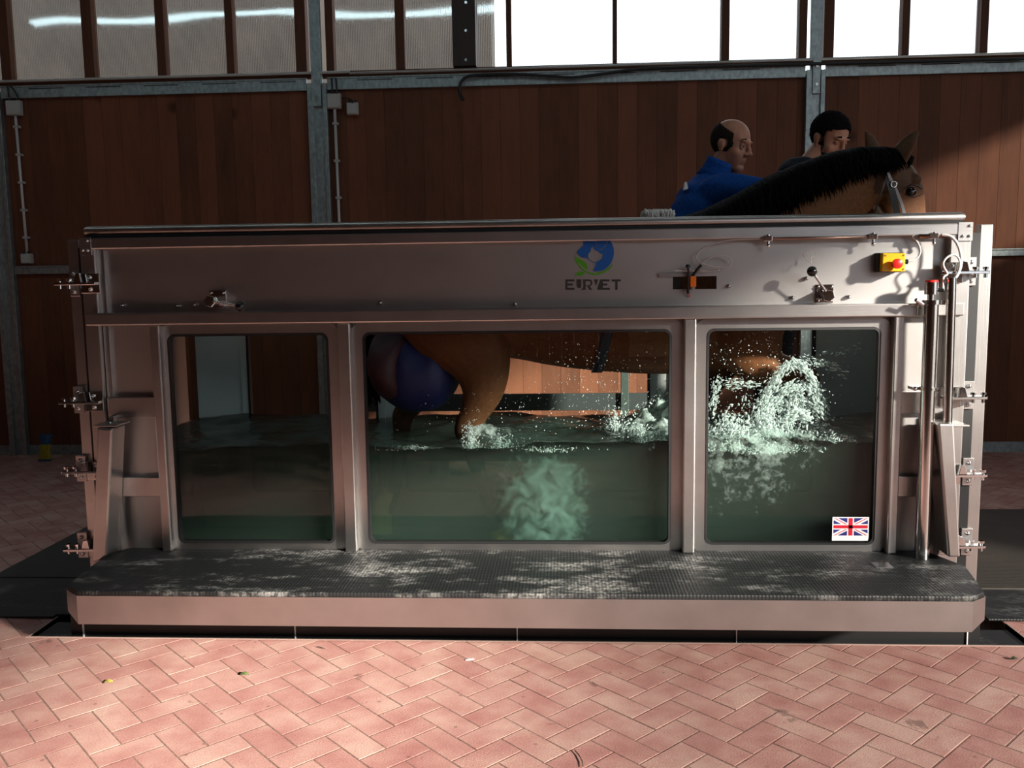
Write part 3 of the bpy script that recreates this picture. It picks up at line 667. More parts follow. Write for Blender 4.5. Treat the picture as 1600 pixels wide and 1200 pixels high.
p = at(1378, 883, Z=.323); m_ = MB(); m_.box(p.x-.035, p.x+.035, p.y-.035, p.y+.035, .318, .3245); m_.build('deck_plate', STEEL, T)
# dark skirt under the step with pale seams
m_ = MB(); m_.box(-1.98, 1.84, -.20, -.185, -.055, .20); m_.build('skirt', BLACKRUB, T)
for px in (130, 461, 808, 1151, 1512):
    p = at(px, 988, Y=-.207); m_ = MB(); m_.box(p.x-.0022, p.x+.0022, -.207, -.20, -.055, .20); m_.build('skirt_seam', FWHITE, T)
# panel bolts
for px, py in ((193,477),(278,478),(305,476),(376,474),(595,473),(805,475),(1237,465),(1325,464),(1138,447),(1259,435)):
    p = at(px, py, Y=.01); m_ = MB(); m_.cyl((p.x, -.002, p.z), (p.x, .012, p.z), .0085, 10); m_.ell((p.x, -.003, p.z), (.007,.007,.007), 10, 6); m_.build('panel_bolt', BOLT, T, smooth='auto')
# lever valves
def lever(px, py, kx, ky, hexr):
    c_ = at(px, py, Y=.0); kk = at(kx, ky, Y=-.095)
    m_ = MB(); m_.box(c_.x-.036, c_.x+.036, .002, .012, c_.z-.040, c_.z+.036); o = m_.build('lever_bracket', POLISH, T, bevel=.002)
    q = MB(); n_ = 6; q.tube([(c_.x-.006, .004, c_.z-.004), (c_.x-.006, -.078, c_.z-.010)], .026, 6); q.build('lever_hub', CHROME, o, bevel=.003)
    q = MB(); q.tube([(c_.x-.006, -.07, c_.z-.006), tuple(kk)], .0055, 10); q.build('lever_arm', POLISH, o, smooth='auto')
    q = MB(); q.ell(tuple(kk), .021, 18, 12); q.build('lever_knob', BLACKPL, o, smooth=True)
    for a, b in ((-.027, .026), (.027, .026), (-.027, -.03), (.027, -.03)):
        q = MB(); q.ell((c_.x+a, -.001, c_.z+b), .006, 8, 6); q.build('bolt', BOLT, o, smooth=True)
lever(340, 467, 375, 479, 0); lever(1289, 458, 1269, 424, 0)
# bar under the top rail with clamps
a_, b_ = at(1190, 373, Y=-.045), at(1370, 370, Y=-.045)
m_ = MB(); m_.tube([a_, b_], .0065, 10); m_.build('gauge_bar', mat('bronze_bar', (.42,.27,.22), .3, 1), T, smooth=True)
a_, b_ = at(1436, 369, Y=-.045), at(1473, 369, Y=-.045)
m_ = MB(); m_.tube([a_, b_], .009, 12); m_.build('gauge_bar', mat('bronze_sleeve', (.30,.17,.13), .3, 1), T, smooth=True)
for px, py in ((1199, 374), (1363, 371), (1458, 370)):
    p = at(px, py, Y=-.045); m_ = MB(); m_.box(p.x-.018, p.x+.018, -.055, -.03, p.z-.008, p.z+.014); o = m_.build('bar_clamp', POLISH, T, bevel=.002)
    q = MB(); q.cyl((p.x+.004, -.045, p.z+.02), (p.x+.004, -.045, p.z-.028), .005, 8); q.ell((p.x+.004, -.045, p.z-.026), (.008,.008,.009), 8, 6); q.build('clamp_screw', CHROME, o, smooth='auto')
# emergency stop
p = at(1395, 410, Y=-.055); ES = MB(); ES.box(p.x-.052, p.x+.040, -.042, .012, p.z-.040, p.z+.040); E_ = ES.build('emergency_stop', mat('black_housing', (.02,.02,.02), .4), T, bevel=.003)
m_ = MB(); m_.prism([(p.x-.048, p.z-.036), (p.x+.044, p.z-.038), (p.x+.044, p.z+.036), (p.x-.046, p.z+.038)], -.072, -.040); m_.build('yellow_cover', YELLOW, E_, bevel=.004)
for a in (-1, 1):
    for b in (-1, 1): q = MB(); q.cyl((p.x+a*.036, -.074, p.z+b*.028), (p.x+a*.036, -.070, p.z+b*.028), .004, 8); q.build('cover_screw', mat('brass', (.5,.35,.1), .3, 1) if 'brass' not in bpy.data.materials else bpy.data.materials['brass'], E_)
m_ = MB(); m_.tube([(p.x+.003, -.070, p.z-.006), (p.x+.003, -.088, p.z-.006), (p.x+.003, -.090, p.z-.006), (p.x+.003, -.104, p.z-.006), (p.x+.003, -.108, p.z-.006)], [.012,.012,.020,.020,.012], 18); m_.build('stop_button', RED, E_, smooth='auto')
m_ = MB(); m_.cyl((p.x+.040, -.03, p.z+.004), (p.x+.068, -.03, p.z+.002), .010, 12); m_.build('cable_gland', BLACKPL, E_, smooth='auto')
cable('control_cable', [(p.x+.062, -.03, p.z+.003), at(1432,404,Y=-.03), at(1438,392,Y=-.03), at(1433,378,Y=-.03), at(1426,370,Y=-.03), at(1432,366,Y=-.03), at(1440,367,Y=-.03)], .0042, WHITEPL, None, parent=T)
# sensor slot: ledge, knob, orange sensor, cable loops
m_ = MB(); m_.box(sl0-.06, sl1-.07, -.004, .010, sz1-.0005, sz1+.012); m_.box(sl0-.02, sl1, .030, .034, sz0-.003, sz0); m_.build('slot_trim', STEEL, T)
m_ = MB(); m_.box(sl0, sl0+.035, .032, .036, sz0, sz1); m_.build('slot_shutter', BLACKRUB, T)
p = at(1082, 440, Y=-.03); m_ = MB(); m_.box(p.x-.010, p.x+.014, -.04, -.015, p.z-.022, p.z+.022); sn = m_.build('sensor', ORANGE, T, bevel=.002)
m_ = MB(); m_.box(p.x-.004, p.x+.010, -.036, -.018, p.z-.038, p.z-.022); m_.build('sensor_foot', STEEL, sn)
m_ = MB(); m_.box(p.x-.020, p.x-.013, -.035, -.005, p.z-.05, p.z+.05); m_.build('sensor_bracket', mat('dark_bracket', (.05,.04,.04), .4, .6), sn)
m_ = MB(); q = at(1075, 416, Y=-.03); m_.ell(tuple(q), (.011,.011,.009), 12, 8); m_.cyl(q, q+Vector((.002,0,-.05)), .004, 8); m_.build('sensor_knob', BLACKPL, sn, smooth=True)
m_ = MB(); q = at(1076, 462, Y=.005); m_.box(q.x-.006, q.x+.006, .006, .012, q.z-.006, q.z+.004); m_.build('reflector', PINK, T)
C_ = lambda x, y: at(x, y, Y=-.03)
cable('sensor_cable', [C_(1083,430), C_(1090,420), C_(1100,409), C_(1115,400), C_(1128,399), C_(1140,403), C_(1143,410), C_(1138,416), C_(1125,418), C_(1112,416), C_(1098,412), C_(1090,407), C_(1088,400), C_(1093,392), C_(1107,384), C_(1130,377), C_(1155,374), C_(1190,373)], .0028, mat('silver_cable', (.50,.48,.47), .3, .1), None, parent=T)
cable('cable_sleeve', [C_(1082,432), C_(1089,422), C_(1096,414)], .0065, BLACKPL, None, parent=T)
cable('thin_rod', [C_(1055,423), C_(1090,423.5), C_(1124,422)], .0025, POLISH, None, parent=T)
cable('latch_wire', [at(1266,411,Y=-.06), at(1259,404,Y=-.05), at(1256,398,Y=-.04), at(1261,393,Y=-.04), at(1272,393,Y=-.04), at(1276,403,Y=-.04), at(1268,402,Y=-.04), at(1267,412,Y=-.05)], .0018, mat('pink_wire', (.75,.65,.62), .4), None, parent=T)
# level tube at the right
TY = -.10
a_, b_ = at(1456, 474, Y=TY), at(1440, 866, Y=TY); xc = (a_.x+b_.x)/2
m_ = MB(); m_.tube([(xc, TY, .323), (xc, TY, a_.z)], .0285, 28); m_.build('level_tube', POLISH, T, smooth='auto')
m_ = MB(); m_.cyl((xc, TY, a_.z-.004), (xc, TY, a_.z+.014), .036, 24); m_.box(xc-.058, xc+.05, TY-.010, TY+.010, a_.z-.006, a_.z+.010); o = m_.build('tube_collar', POLISH, T, smooth='auto')
m_ = MB(); m_.tube([(xc-.042, TY-.02, a_.z-.004), (xc-.075, TY-.03, a_.z+.016)], .008, 8); m_.build('wing_nut', CHROME, o, smooth='auto')
m_ = MB(); m_.tube([(xc-.004, TY, a_.z+.014), (xc-.004, TY, a_.z+.036), (xc-.004, TY, a_.z+.036), (xc-.004, TY, a_.z+.085)], [.014,.014,.026,.026], 20); o = m_.build('sensor_head', POLISH, T, smooth='auto')
m_ = MB(); m_.cyl((xc-.004, TY, a_.z+.085), (xc-.004, TY, a_.z+.093), .024, 20); m_.build('red_cap', RED, o, smooth='auto')
m_ = MB(); m_.cyl((xc+.012, TY-.005, a_.z+.055), (xc+.04, TY-.012, a_.z+.052), .008, 10); m_.build('plug', BLACKPL, o, smooth='auto')
cable('control_cable', [(xc+.038, TY-.012, a_.z+.052), at(1474,434,Y=TY), at(1480,428,Y=TY), at(1475,418,Y=TY), at(1474,410,Y=TY), at(1480,402,Y=TY), at(1490,398,Y=TY), at(1497,402,Y=TY), at(1500,412,Y=TY), at(1498,424,Y=TY), at(1491,435,Y=TY)], .0045, WHITEPL, None, parent=T)
cable('control_cable', [at(1471,367,Y=-.05), at(1484,369,Y=-.06), at(1494,378,Y=-.07), at(1500,392,Y=-.08), at(1502,408,Y=-.09), at(1498,425,Y=TY), at(1490,438,Y=TY)], .0062, mat('pale_hose', (.62,.62,.62), .25), None, parent=T)
for px, py in ((1452, 607),):
    p = at(px, py, Y=TY); m_ = MB(); m_.cyl((xc, TY, p.z-.006), (xc, TY, p.z+.006), .035, 24); m_.box(xc-.06, xc+.045, TY+.0, TY+.06, p.z-.006, p.z+.006); o = m_.build('tube_bracket', POLISH, T, smooth='auto')
    q = MB(); q.ell((xc-.053, TY-.0, p.z), .010, 8, 6); q.build('bolt', CHROME, o, smooth=True)
# thinner riser and the tapered guard below it
a_, b_ = at(1487, 434, Y=TY-.01), at(1480, 662, Y=TY-.01)
m_ = MB(); m_.tube([a_, b_], .0185, 22); m_.build('riser_tube', POLISH, T, smooth='auto')
def guard(P, Yf, Yb, name='tapered_guard'):
    (a, b, c_, d) = [at(x, y, Y=Yf) for x, y in P]
    m_ = MB(); vs = [a, b, c_, d]+[Vector((q.x, Yb, q.z)) for q in (a, b, c_, d)]
    m_.add(vs, [(0,1,2,3),(7,6,5,4),(0,4,5,1),(1,5,6,2),(2,6,7,3),(3,7,4,0)]); return m_.build(name, STEEL_V, T, bevel=.008)
guard([(1466,662),(1491,662),(1501,871),(1482,871)], -.155, -.035); guard([(152,668),(175,670),(167,869),(143,880)], -.155, -.035)
for px, s_ in ((168, 1), (1488, -1)):
    p = at(px, 664, Y=-.12); m_ = MB(); m_.box(p.x-.05, p.x+.055, -.15, -.03, p.z-.004, p.z+.004); m_.build('guard_cap', STEEL, T, bevel=.002)
    m_ = MB(); m_.ell((p.x, -.1, p.z+.006), (.008,.008,.006), 8, 6); m_.build('bolt', BOLT, T, smooth=True)
m_ = MB(); p = at(180, 700, Y=-.05); m_.box(p.x-.012, p.x+.006, -.06, -.03, .33, .93); m_.build('guard_bracket', STEEL_V, T)
m_ = MB(); p = at(1472, 760, Y=-.05); m_.box(p.x-.004, p.x+.010, -.06, -.03, .33, .93); m_.build('guard_bracket', STEEL_V, T)

# emblem and lettering on the upper panel
LP = lambda u, v: at(860+(533+(u-533)*.93)/8, 340+(903+(v-903)*.93)/8, Y=.011)
def flat(name, loops, m_, y=.0105, th=.0012, parent=None):
    """loops: first outer then holes, in crop pixels"""
    L = [[Vector((LP(*q).x, LP(*q).z, 0)) for q in lp] for lp in loops]
    tris = tessellate_polygon(L); pts = [q for lp in L for q in lp]; n = len(pts)
    b_ = MB(); vs = [(q.x, y-th, q.y) for q in pts]+[(q.x, y+.0015, q.y) for q in pts]; fs = [tuple(t_) for t_ in tris]
    k0 = 0
    for lp in L:
        for i in range(len(lp)): a, b = k0+i, k0+(i+1) % len(lp); fs.append((a, b, b+n, a+n))
        k0 += len(lp)
    b_.add(vs, fs); return b_.build(name, m_, parent)
dog = [(313,395),(330,370),(400,305),(398,270),(405,235),(430,205),(470,183),(530,170),(600,168),(660,178),(710,200),(755,235),(790,285),(810,345),(815,405),(805,470),(780,535),(740,590),(690,628),(630,650),(570,655),(528,648),(555,600),(572,560),(575,545),(540,540),(500,515),(470,485),(455,468),(425,473),(385,468),(350,445),(325,415)]
cat = [(530,320),(545,350),(560,370),(590,380),(615,400),(635,418),(663,420),(660,455),(650,485),(620,508),(590,520),(575,533),(540,530),(505,510),(475,480),(465,450),(468,425),(485,400),(500,385),(505,350),(520,330)]
earp = [(530,196),(558,212),(575,240),(581,270),(583,310),(592,348),(622,370),(650,362),(690,325),(722,288),(722,255),(706,222),(678,194)]
def stroke(path, w_):
    l, r_ = [], []
    for i, q in enumerate(path):
        a = Vector(path[max(i-1, 0)]); b = Vector(path[min(i+1, len(path)-1)]); d = (b-a).normalized(); n_ = Vector((-d.y, d.x))*w_
        l.append((q[0]+n_.x, q[1]+n_.y)); r_.append((q[0]-n_.x, q[1]-n_.y))
    return l+r_[::-1]
LG = flat('emblem', [dog, cat, stroke(earp, 4.5)], LOGOBLUE, parent=T); LG['label'] = 'round blue emblem with a dog outline'
lf = [(288,440),(340,485),(395,510),(430,535),(450,570),(457,605),(455,632),(430,620),(395,592),(362,556),(338,528),(334,534),(352,570),(385,610),(430,645),(490,672),(560,678),(630,668),(700,635),(760,590),(800,550),(790,585),(750,630),(690,670),(620,698),(550,704),(480,692),(410,655),(350,600),(310,540),(290,490)]
o = flat('emblem_leaf', [lf], LOGOGREEN, parent=LG)
flat('emblem_leaf', [[(280,712),(305,680),(340,658),(380,655),(418,668),(410,690),(380,710),(340,713),(310,706)]], LOGOGREEN, parent=LG)
EB = lambda x: [(x,762),(x+123,762),(x+123,790),(x+30,790),(x+30,818),(x+100,818),(x+100,845),(x+30,845),(x+30,876),(x+123,876),(x+123,903),(x,903)]
LT = [[EB(160)], [[(313,762),(375,762),(375,862),(360,880),(340,880),(322,870),(313,850)]],
      [[(397,762),(480,762),(510,770),(524,795),(524,825),(510,845),(490,855),(522,903),(485,903),(455,855),(432,855),(432,903),(362,903),(388,890),(403,862),(400,800)], [(432,785),(480,785),(500,800),(497,832),(470,845),(432,845)]],
      [[(543,762),(600,762),(573,855)]], [[(630,762),(753,762),(753,790),(665,790),(665,818),(725,818),(725,845),(665,845),(665,876),(758,876),(758,903),(590,903)]],
      [[(783,762),(905,762),(905,790),(862,790),(862,903),(832,903),(832,790),(783,790)]]]
for lp in LT: flat('letter', lp, LOGOGREY, parent=LG)
# flag sticker inside the right window's lower corner
fa, fb = at(1301, 808, Y=-.002), at(1357, 845, Y=-.002); fx0, fx1, fz1, fz0 = fa.x, fb.x, fa.z, fb.z
ft = fz0+(fz1-fz0)*.22
m_ = MB(); m_.box(fx0, fx1, -.0012, -.0002, fz0, fz1); FS = m_.build('flag_sticker', FWHITE, T); FS['label'] = 'small Union Jack sticker'
def fpoly(ps, m2, y, name):
    b_ = MB(); w_, h_ = fx1-fx0-.010, fz1-ft-.004
    b_.prism([(fx0+.005+u*w_, ft+v*h_) for u, v in ps], y-.0003, y, 0); b_.build(name, m2, FS)
cw, cw2, dw = .10, .16, .0
for sx in (0, 1):
    for sy in (0, 1):
        fl_ = lambda u, v: ((u if not sx else 1-u), (v if not sy else 1-v))
        fpoly([fl_(*q) for q in ((.12,0),(.40,0),(.40,.28))], FBLUE, -.0013, 'blue_field'); fpoly([fl_(*q) for q in ((0,.12),(0,.34),(.22,.34))], FBLUE, -.0013, 'blue_field')
        fpoly([fl_(*q) for q in ((0,0),(.045,0),(.40,.36),(.35,.36))], FRED, -.0014, 'red_stripe')
fpoly([(0,.41),(1,.41),(1,.59),(0,.59)], FRED, -.0016, 'red_stripe'); fpoly([(.44,0),(.56,0),(.56,1),(.44,1)], FRED, -.0016, 'red_stripe')
cu = bpy.data.curves.new('txt', 'FONT'); cu.body = 'Made in Great Britain'; cu.size = .0158; cu.extrude = .0002; cu.align_x = 'CENTER'
to = bpy.data.objects.new('txt', cu); COL.objects.link(to); dg = bpy.context.evaluated_depsgraph_get(); dg.update()
tm = bpy.data.meshes.new_from_object(to.evaluated_get(dg)); bpy.data.objects.remove(to)
tm.transform(Matrix.Translation(((fx0+fx1)/2, -.0016, fz0+.007)) @ Matrix.Rotation(PI/2, 4, 'X')); tm.materials.clear(); tm.materials.append(mat('print_black', (.01,.01,.01), .5))
to = bpy.data.objects.new('lettering', tm); COL.objects.link(to); to.parent = FS; to.matrix_parent_inverse = T.matrix_basis.inverted()

# far side step, and a low steel barrier beyond
m_ = MB(); m_.box(-1.8, 1.75, 1.05, 1.62, .50, .53); m_.build('step_deck', DECK, T)
m_ = MB()
for x in (-1.7, -.6, .5, 1.65): m_.box(x, x+.05, 1.08, 1.13, -.05, .50); m_.box(x, x+.05, 1.52, 1.57, -.05, .50)
m_.build('step_frame', STEEL, T)
br = empty('steel_barrier', (-.1, 2.6, 0), 'dark grey steel barrier board standing behind the treadmill, seen through the middle window', 'barrier')
m_ = MB(); m_.box(-1.5, .80, 2.58, 2.60, .555, .678); m_.build('board', mat('blue_grey_board', (.03,.036,.036), .5), br, bevel=.003)
for px in (976,):
    p = at(px, 600, Y=2.57); m_ = MB(); m_.box(p.x-.028, p.x+.028, 2.55, 2.58, .0, 1.25); m_.build('post', mat('green_grey_post', (.04,.055,.048), .5), br, bevel=.003)
m_ = MB(); m_.box(-1.45, -1.40, 2.55, 2.58, .0, 1.25); m_.build('post', bpy.data.materials['green_grey_post'], br, bevel=.003)

# ================================================================== THE HORSE
HC = coat_mat('bay_horse_coat', .55, .35, .15)
HAIR = mat('black_mane_hair', (.004,.0038,.004), .85, 0, .06, noise_=(90, .5, (1,1,.15)))
LEATHER = mat('brown_leather', (.035,.016,.010), .4)
HY = .46                                   # the horse walks along this line
H = empty('horse', (.2, HY, .15), 'bay horse with black mane walking in the treadmill, head above the top rail', 'horse')
hb = MB()
def SW(pts, lat=(0,1,0), n=22, sub=4): sweep(hb, pts, lat, n, sub)
SW([(-.66,HY,1.44,.08,.10),(-.56,HY,1.42,.19,.24),(-.36,HY,1.42,.26,.30),(-.1,HY,1.41,.255,.285),(.15,HY,1.39,.265,.31),(.42,HY,1.375,.275,.325),(.65,HY,1.385,.265,.345),(.86,HY,1.42,.23,.36),(1.02,HY,1.42,.17,.31),(1.14,HY,1.36,.09,.17)])
SW([(.93,HY,1.50,.17,.30),(1.10,HY,1.63,.125,.27),(1.24,HY,1.745,.095,.225),(1.36,HY,1.835,.08,.19),(1.46,HY,1.89,.075,.152),(1.56,HY+.01,1.945,.072,.120),(1.63,HY+.02,1.975,.07,.10)])
hd = (.93, .36, -.0)                        # head turns a little away from the camera
def hp(s, d):   # s along the head from poll, d = offset towards the face line
    X = 1.60+.30*s/.6+ .0; Z = 2.005-.52*s/.6
    return X+d*.87, HY+.02+.11*s/.6, Z+d*.49
def HR(s, d, ra, rb): x, y, z = hp(s, d); return (x, y, z, ra, rb)
SW([HR(-.02,0,.055,.06),HR(.05,.02,.082,.098),HR(.14,.022,.092,.125),HR(.23,.012,.082,.122),HR(.33,.0,.064,.098),HR(.43,-.008,.053,.075),HR(.52,-.005,.056,.066),HR(.585,.0,.045,.052),HR(.61,.0,.03,.035)], lat=(-.33,.94,0))
# cheek, brow, nostril
for s_ in (-1, 1):
    x, y, z = hp(.17, -.045); hb.ell((x-.02*s_, y+.058*s_, z), (.07,.035,.085))
    x, y, z = hp(.135, .075); hb.ell((x-.02*s_, y+.062*s_, z), (.035,.022,.028))
    x, y, z = hp(.54, .03); hb.ell((x-.01*s_, y+.038*s_, z), (.02,.014,.022))
x, y, z = hp(.03, .07); hb.ell((x, y, z), (.05,.055,.05))
def ear(b, t, w, fwd):
    b = Vector(b); t = Vector(t); d = t-b; l = d.length; dn = d.normalized(); sd = dn.cross(Vector(fwd)).normalized(); rings = []
    for f, ww, dd in ((-.15,.6,1.2),(.0,.75,1.2),(.2,1,1),(.45,1.05,.85),(.7,.78,.7),(.88,.45,.55),(1,.12,.3)):
        c = b+d*f+Vector(fwd).normalized()*(.012*math.sin(f*PI)); rings.append(ring(c, dn, sd, w*ww, .017*dd, 12))
    hb.loft(rings)
ear(at(1391,268,Y=HY-.06), at(1436,202,Y=HY-.07), .052, (-.5,-.6,.3))
ear(at(1366,242,Y=HY+.09), at(1352,204,Y=HY+.11), .034, (.2,-.9,0))
# legs: shoulder, elbow, knee ... hoof
hoofs = []
def leg(pts, Y): SW([(x, Y+dy, z, ra, rb) for x, dy, z, ra, rb in pts], n=16)
leg([(-.42,.02,1.40,.15,.24),(-.30,0,1.25,.13,.22),(-.23,0,1.10,.10,.145),(-.225,0,.98,.075,.10),(-.265,0,.88,.052,.068),(-.30,0,.80,.045,.062),(-.285,0,.73,.036,.046),(-.235,0,.55,.030,.036),(-.185,0,.38,.030,.036),(-.16,0,.31,.038,.043),(-.125,0,.255,.032,.036),(-.10,0,.215,.042,.048),(-.085,0,.175,.048,.058)], HY-.15)
leg([(-.45,-.02,1.38,.14,.22),(-.46,0,1.18,.12,.18),(-.52,0,1.02,.075,.10),(-.60,0,.90,.052,.066),(-.655,0,.82,.045,.058),(-.665,0,.75,.036,.045),(-.69,0,.55,.030,.036),(-.72,0,.42,.031,.036),(-.745,0,.365,.038,.042),(-.775,0,.31,.032,.036),(-.80,0,.265,.040,.045),(-.815,0,.215,.045,.05)], HY+.16)
leg([(.98,.02,1.36,.12,.22),(1.00,0,1.20,.105,.17),(1.08,0,1.085,.078,.105),(1.17,0,1.06,.058,.075),(1.25,0,1.045,.048,.055),(1.275,0,1.015,.044,.046),(1.22,0,.97,.034,.038),(1.13,0,.90,.031,.036),(1.05,0,.83,.032,.036),(1.01,0,.79,.036,.040),(.985,0,.745,.030,.034),(.975,0,.70,.04,.045),(.985,0,.665,.045,.05)], HY-.14)
leg([(.96,0,1.36,.12,.22),(.94,0,1.16,.095,.14),(.86,0,.98,.062,.08),(.785,0,.80,.046,.058),(.76,0,.74,.046,.052),(.725,0,.65,.034,.038),(.67,0,.47,.030,.035),(.635,0,.36,.038,.042),(.65,0,.29,.031,.035),(.665,0,.235,.042,.046),(.675,0,.18,.048,.056)], HY+.15)
def hcol(co):
    x, y, z = co
    bay = (.150,.055,.022); dk = (.012,.008,.007); mid = (.075,.030,.014)
    c = lerp(bay, mid, .55*sstep(.0, 1, .5+.5*noise.noise(Vector((x*2.5, y*2, z*3)))))
    if z < 1.1 and x < 1.5: c = lerp((.13,.055,.024) if x < .5 else c, (.018,.011,.009), 1-sstep(.70, .86, z) if x < .5 else 1-sstep(.92, 1.12, z))
    if x > 1.0 and z > 1.4:                         # neck: darker near the crest and throat
        c = lerp(c, (.27,.115,.042), .65)
    if x > 1.56 and z > 1.86: c = lerp(c, (.045,.025,.015), .75)
    if x > 1.70: c = lerp(c, (.24,.115,.062), sstep(1.92, 1.80, z))
    if z < 1.62 and x > 1.72: c = lerp(c, dk, sstep(1.60, 1.52, z))
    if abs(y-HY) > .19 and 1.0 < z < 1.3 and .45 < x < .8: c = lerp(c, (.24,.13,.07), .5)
    return c
HB = sculpt('body', hb, HC, H, voxel=.0085, smooth=7, colour=hcol)
# eye
ex, ey, ez = at(1428,299,Y=HY-.055)
m_ = MB(); m_.ell((ex-.008, ey+.022, ez), (.026,.024,.022), 18, 12); m_.build('eye', mat('horse_eye', (.008,.005,.004), .05, 0, .8), H, smooth=True)
m_ = MB()
lid = [(at(1413+28*k/8, 296-8*math.sin(PI*k/8), Y=HY-.062+.008*abs(k-4)/4)) for k in range(9)]
m_.tube(lid, [.002,.003,.0035,.004,.004,.004,.0035,.003,.002], 8); m_.tube([(at(1413+28*k/8, 303+5*math.sin(PI*k/8), Y=HY-.058+.008*abs(k-4)/4)) for k in range(9)], .0025, 8)
m_.build('eyelid', mat('eyelid_skin', (.02,.012,.009), .4), H, smooth=True)
# mane: a crest shell and many falling locks on the near side
crest = [(1030,352),(1060,342),(1100,329),(1150,305),(1200,277),(1250,256),(1300,239),(1340,231),(1372,231),(1385,233)]
CP = [at(x, y, Y=HY) for x, y in crest]
def crest_at(t):
    f = t*(len(CP)-1); i = min(int(f), len(CP)-2); return CP[i].lerp(CP[i+1], f-i)
rng = random.Random(11); mn = MB()
for i in range(2100):
    t = rng.random()*.93; c = crest_at(t); L_ = (.17 if t < .6 else .17-.20*(t-.6))*(.75+.4*rng.random())*(1.1 if t < .5 else 1)
    w_ = .0022+.0028*rng.random(); n_ = 6; pts = []; lean = rng.uniform(-.06,.05)+.03; out = .02+.03*rng.random()
    hw = .075+.05*(1-t)
    for k in range(n_+1):
        f = k/n_; yy = HY+.012-(hw+out)*math.sin(min(f*1.35, 1)*PI/2)-.018*f; zz = c.z+.002+.010*math.sin(f*PI)-L_*f**1.25
        pts.append((c.x+lean*f+.006*math.sin(3*f+i), yy+.003*math.sin(5*f+i*2), zz))
    mn.tube(pts, [w_*.8,w_,w_,w_*.95,w_*.8,w_*.6,w_*.15], 5)
sh = []; 
for j in range(24):
    t = j/23; c = crest_at(t); hw = .06+.05*(1-t); r_ = []
    for k in range(14):
        a = 2*PI*k/14; r_.append((c.x, HY-.02+(hw*.75)*math.cos(a)-.02, c.z-.060+.048*math.sin(a)))
    sh.append(r_)
mn.loft(sh)
for i in range(60):   # forelock
    b_ = at(1388+24*rng.random(), 236, Y=HY+.02); e_ = at(1408+14*rng.random(), 262+10*rng.random(), Y=HY-.03+.1*rng.random())
    mid_ = b_.lerp(e_, .5)+Vector((.03,-.01,.012)); mn.tube([b_, mid_, e_], [.004,.005,.001], 5)
mn.build('mane', HAIR, H, smooth=True)
tl = MB()
for i in range(120):
    a = rng.uniform(-.05,.05); tl.tube([(-.70,HY+a*.3,1.52),(-.78,HY+a,1.40),(-.80+a*.5,HY+a*1.5,1.1),(-.80+a,HY+a*1.6,.88+.1*rng.random())], [.006,.007,.006,.002], 5)
tl.build('tail', HAIR, H, smooth=True)
# bridle
def strap(pts, w_, th, m2, name, parent, nrm=(0,-1,0)):
    P = [np.array(p, float) for p in pts]; Q = []
    for i in range(len(P)-1):
        p0 = P[max(i-1, 0)]; p1 = P[i]; p2 = P[i+1]; p3 = P[min(i+2, len(P)-1)]
        for k_ in range(6):
            t_ = k_/6; Q.append(Vector(.5*((2*p1)+(-p0+p2)*t_+(2*p0-5*p1+4*p2-p3)*t_*t_+(-p0+3*p1-3*p2+p3)*t_**3)))
    Q.append(Vector(P[-1])); rr = []
    for i, q in enumerate(Q):
        t_ = (Q[min(i+1, len(Q)-1)]-Q[max(i-1, 0)]).normalized(); s_ = t_.cross(Vector(nrm)).normalized(); u_ = s_.cross(t_)
        rr.append([q+s_*(a*w_/2)+u_*(b*th/2) for a, b in ((-1,-1),(1,-1),(1,1),(-1,1))])
    b_ = MB(); b_.loft(rr); return b_.build(name, m2, parent)
hq = lambda x, y, dy=-.098: at(x, y, Y=HY+dy)
bd = strap([hq(1374,238,-.03), hq(1379,247,-.085), hq(1386,262,-.098), hq(1389,271,-.1)], .020, .006, LEATHER, 'bridle', H)
strap([hq(1389,270,-.105), hq(1398,262,-.108), hq(1410,250,-.075), hq(1416,243,-.03)], .011, .006, LEATHER, 'browband', bd)
strap([hq(1387,270,-.108), hq(1391,279,-.106), hq(1396,288,-.104), hq(1402,302,-.098), hq(1409,320,-.088), hq(1416,345,-.075), hq(1424,375,-.06)], .013, .007, mat('grey_nylon', (.42,.40,.42), .35), 'cheekpiece', bd)
strap([hq(1386,272,-.100), hq(1392,292,-.108), hq(1398,318,-.102), hq(1404,345,-.09)], .030, .006, mat('black_leather', (.008,.008,.009), .35), 'cheek_strap', bd)
strap([hq(1386,272,-.106), hq(1381,288,-.12), hq(1373,312,-.115), hq(1365,338,-.10)], .007, .006, LEATHER, 'throat_lash', bd)
b_ = MB(); q = hq(1396,288,-.114); b_.tube([q+Vector((.013*math.cos(a), -.002, .013*math.sin(a))) for a in [2*PI*k/16 for k in range(16)]], .0035, 8, closed=True); b_.build('buckle', CHROME, bd, smooth=True)
# surcingle with sheepskin pad
b_ = MB(); r1 = []
for k in range(33):
    a = 2*PI*k/32; 
for dxx in (-.025, .025): pass
xs_ = .31; prof = []
for s2 in (1.012, 1.035):
    for dx in (-.024, .024):
        prof.append([(xs_+dx+.13*(math.sin(2*PI*k/40)*.5+.5), HY+.272*s2*math.cos(2*PI*k/40), 1.383+.322*s2*math.sin(2*PI*k/40)) for k in range(40)])
vs = [v for r_ in prof for v in r_]; fs = []
for k in range(40):
    j = (k+1) % 40
    for a, c in ((0,1),(1,3),(3,2),(2,0)): fs.append((a*40+k, a*40+j, c*40+j, c*40+k))
b_.add(vs, fs); SG = b_.build('surcingle', mat('navy_webbing', (.01,.013,.03), .6), H, smooth=True); 
b_ = MB()
for i in range(900):
    x = rng.uniform(.53,.66); y = rng.uniform(-.13,.13); zz = 1.785+.018*rng.random()-.9*y*y; b_.ell((x, HY+y, zz), (.004+.004*rng.random(),.005,.006+.008*rng.random()), 6, 4)
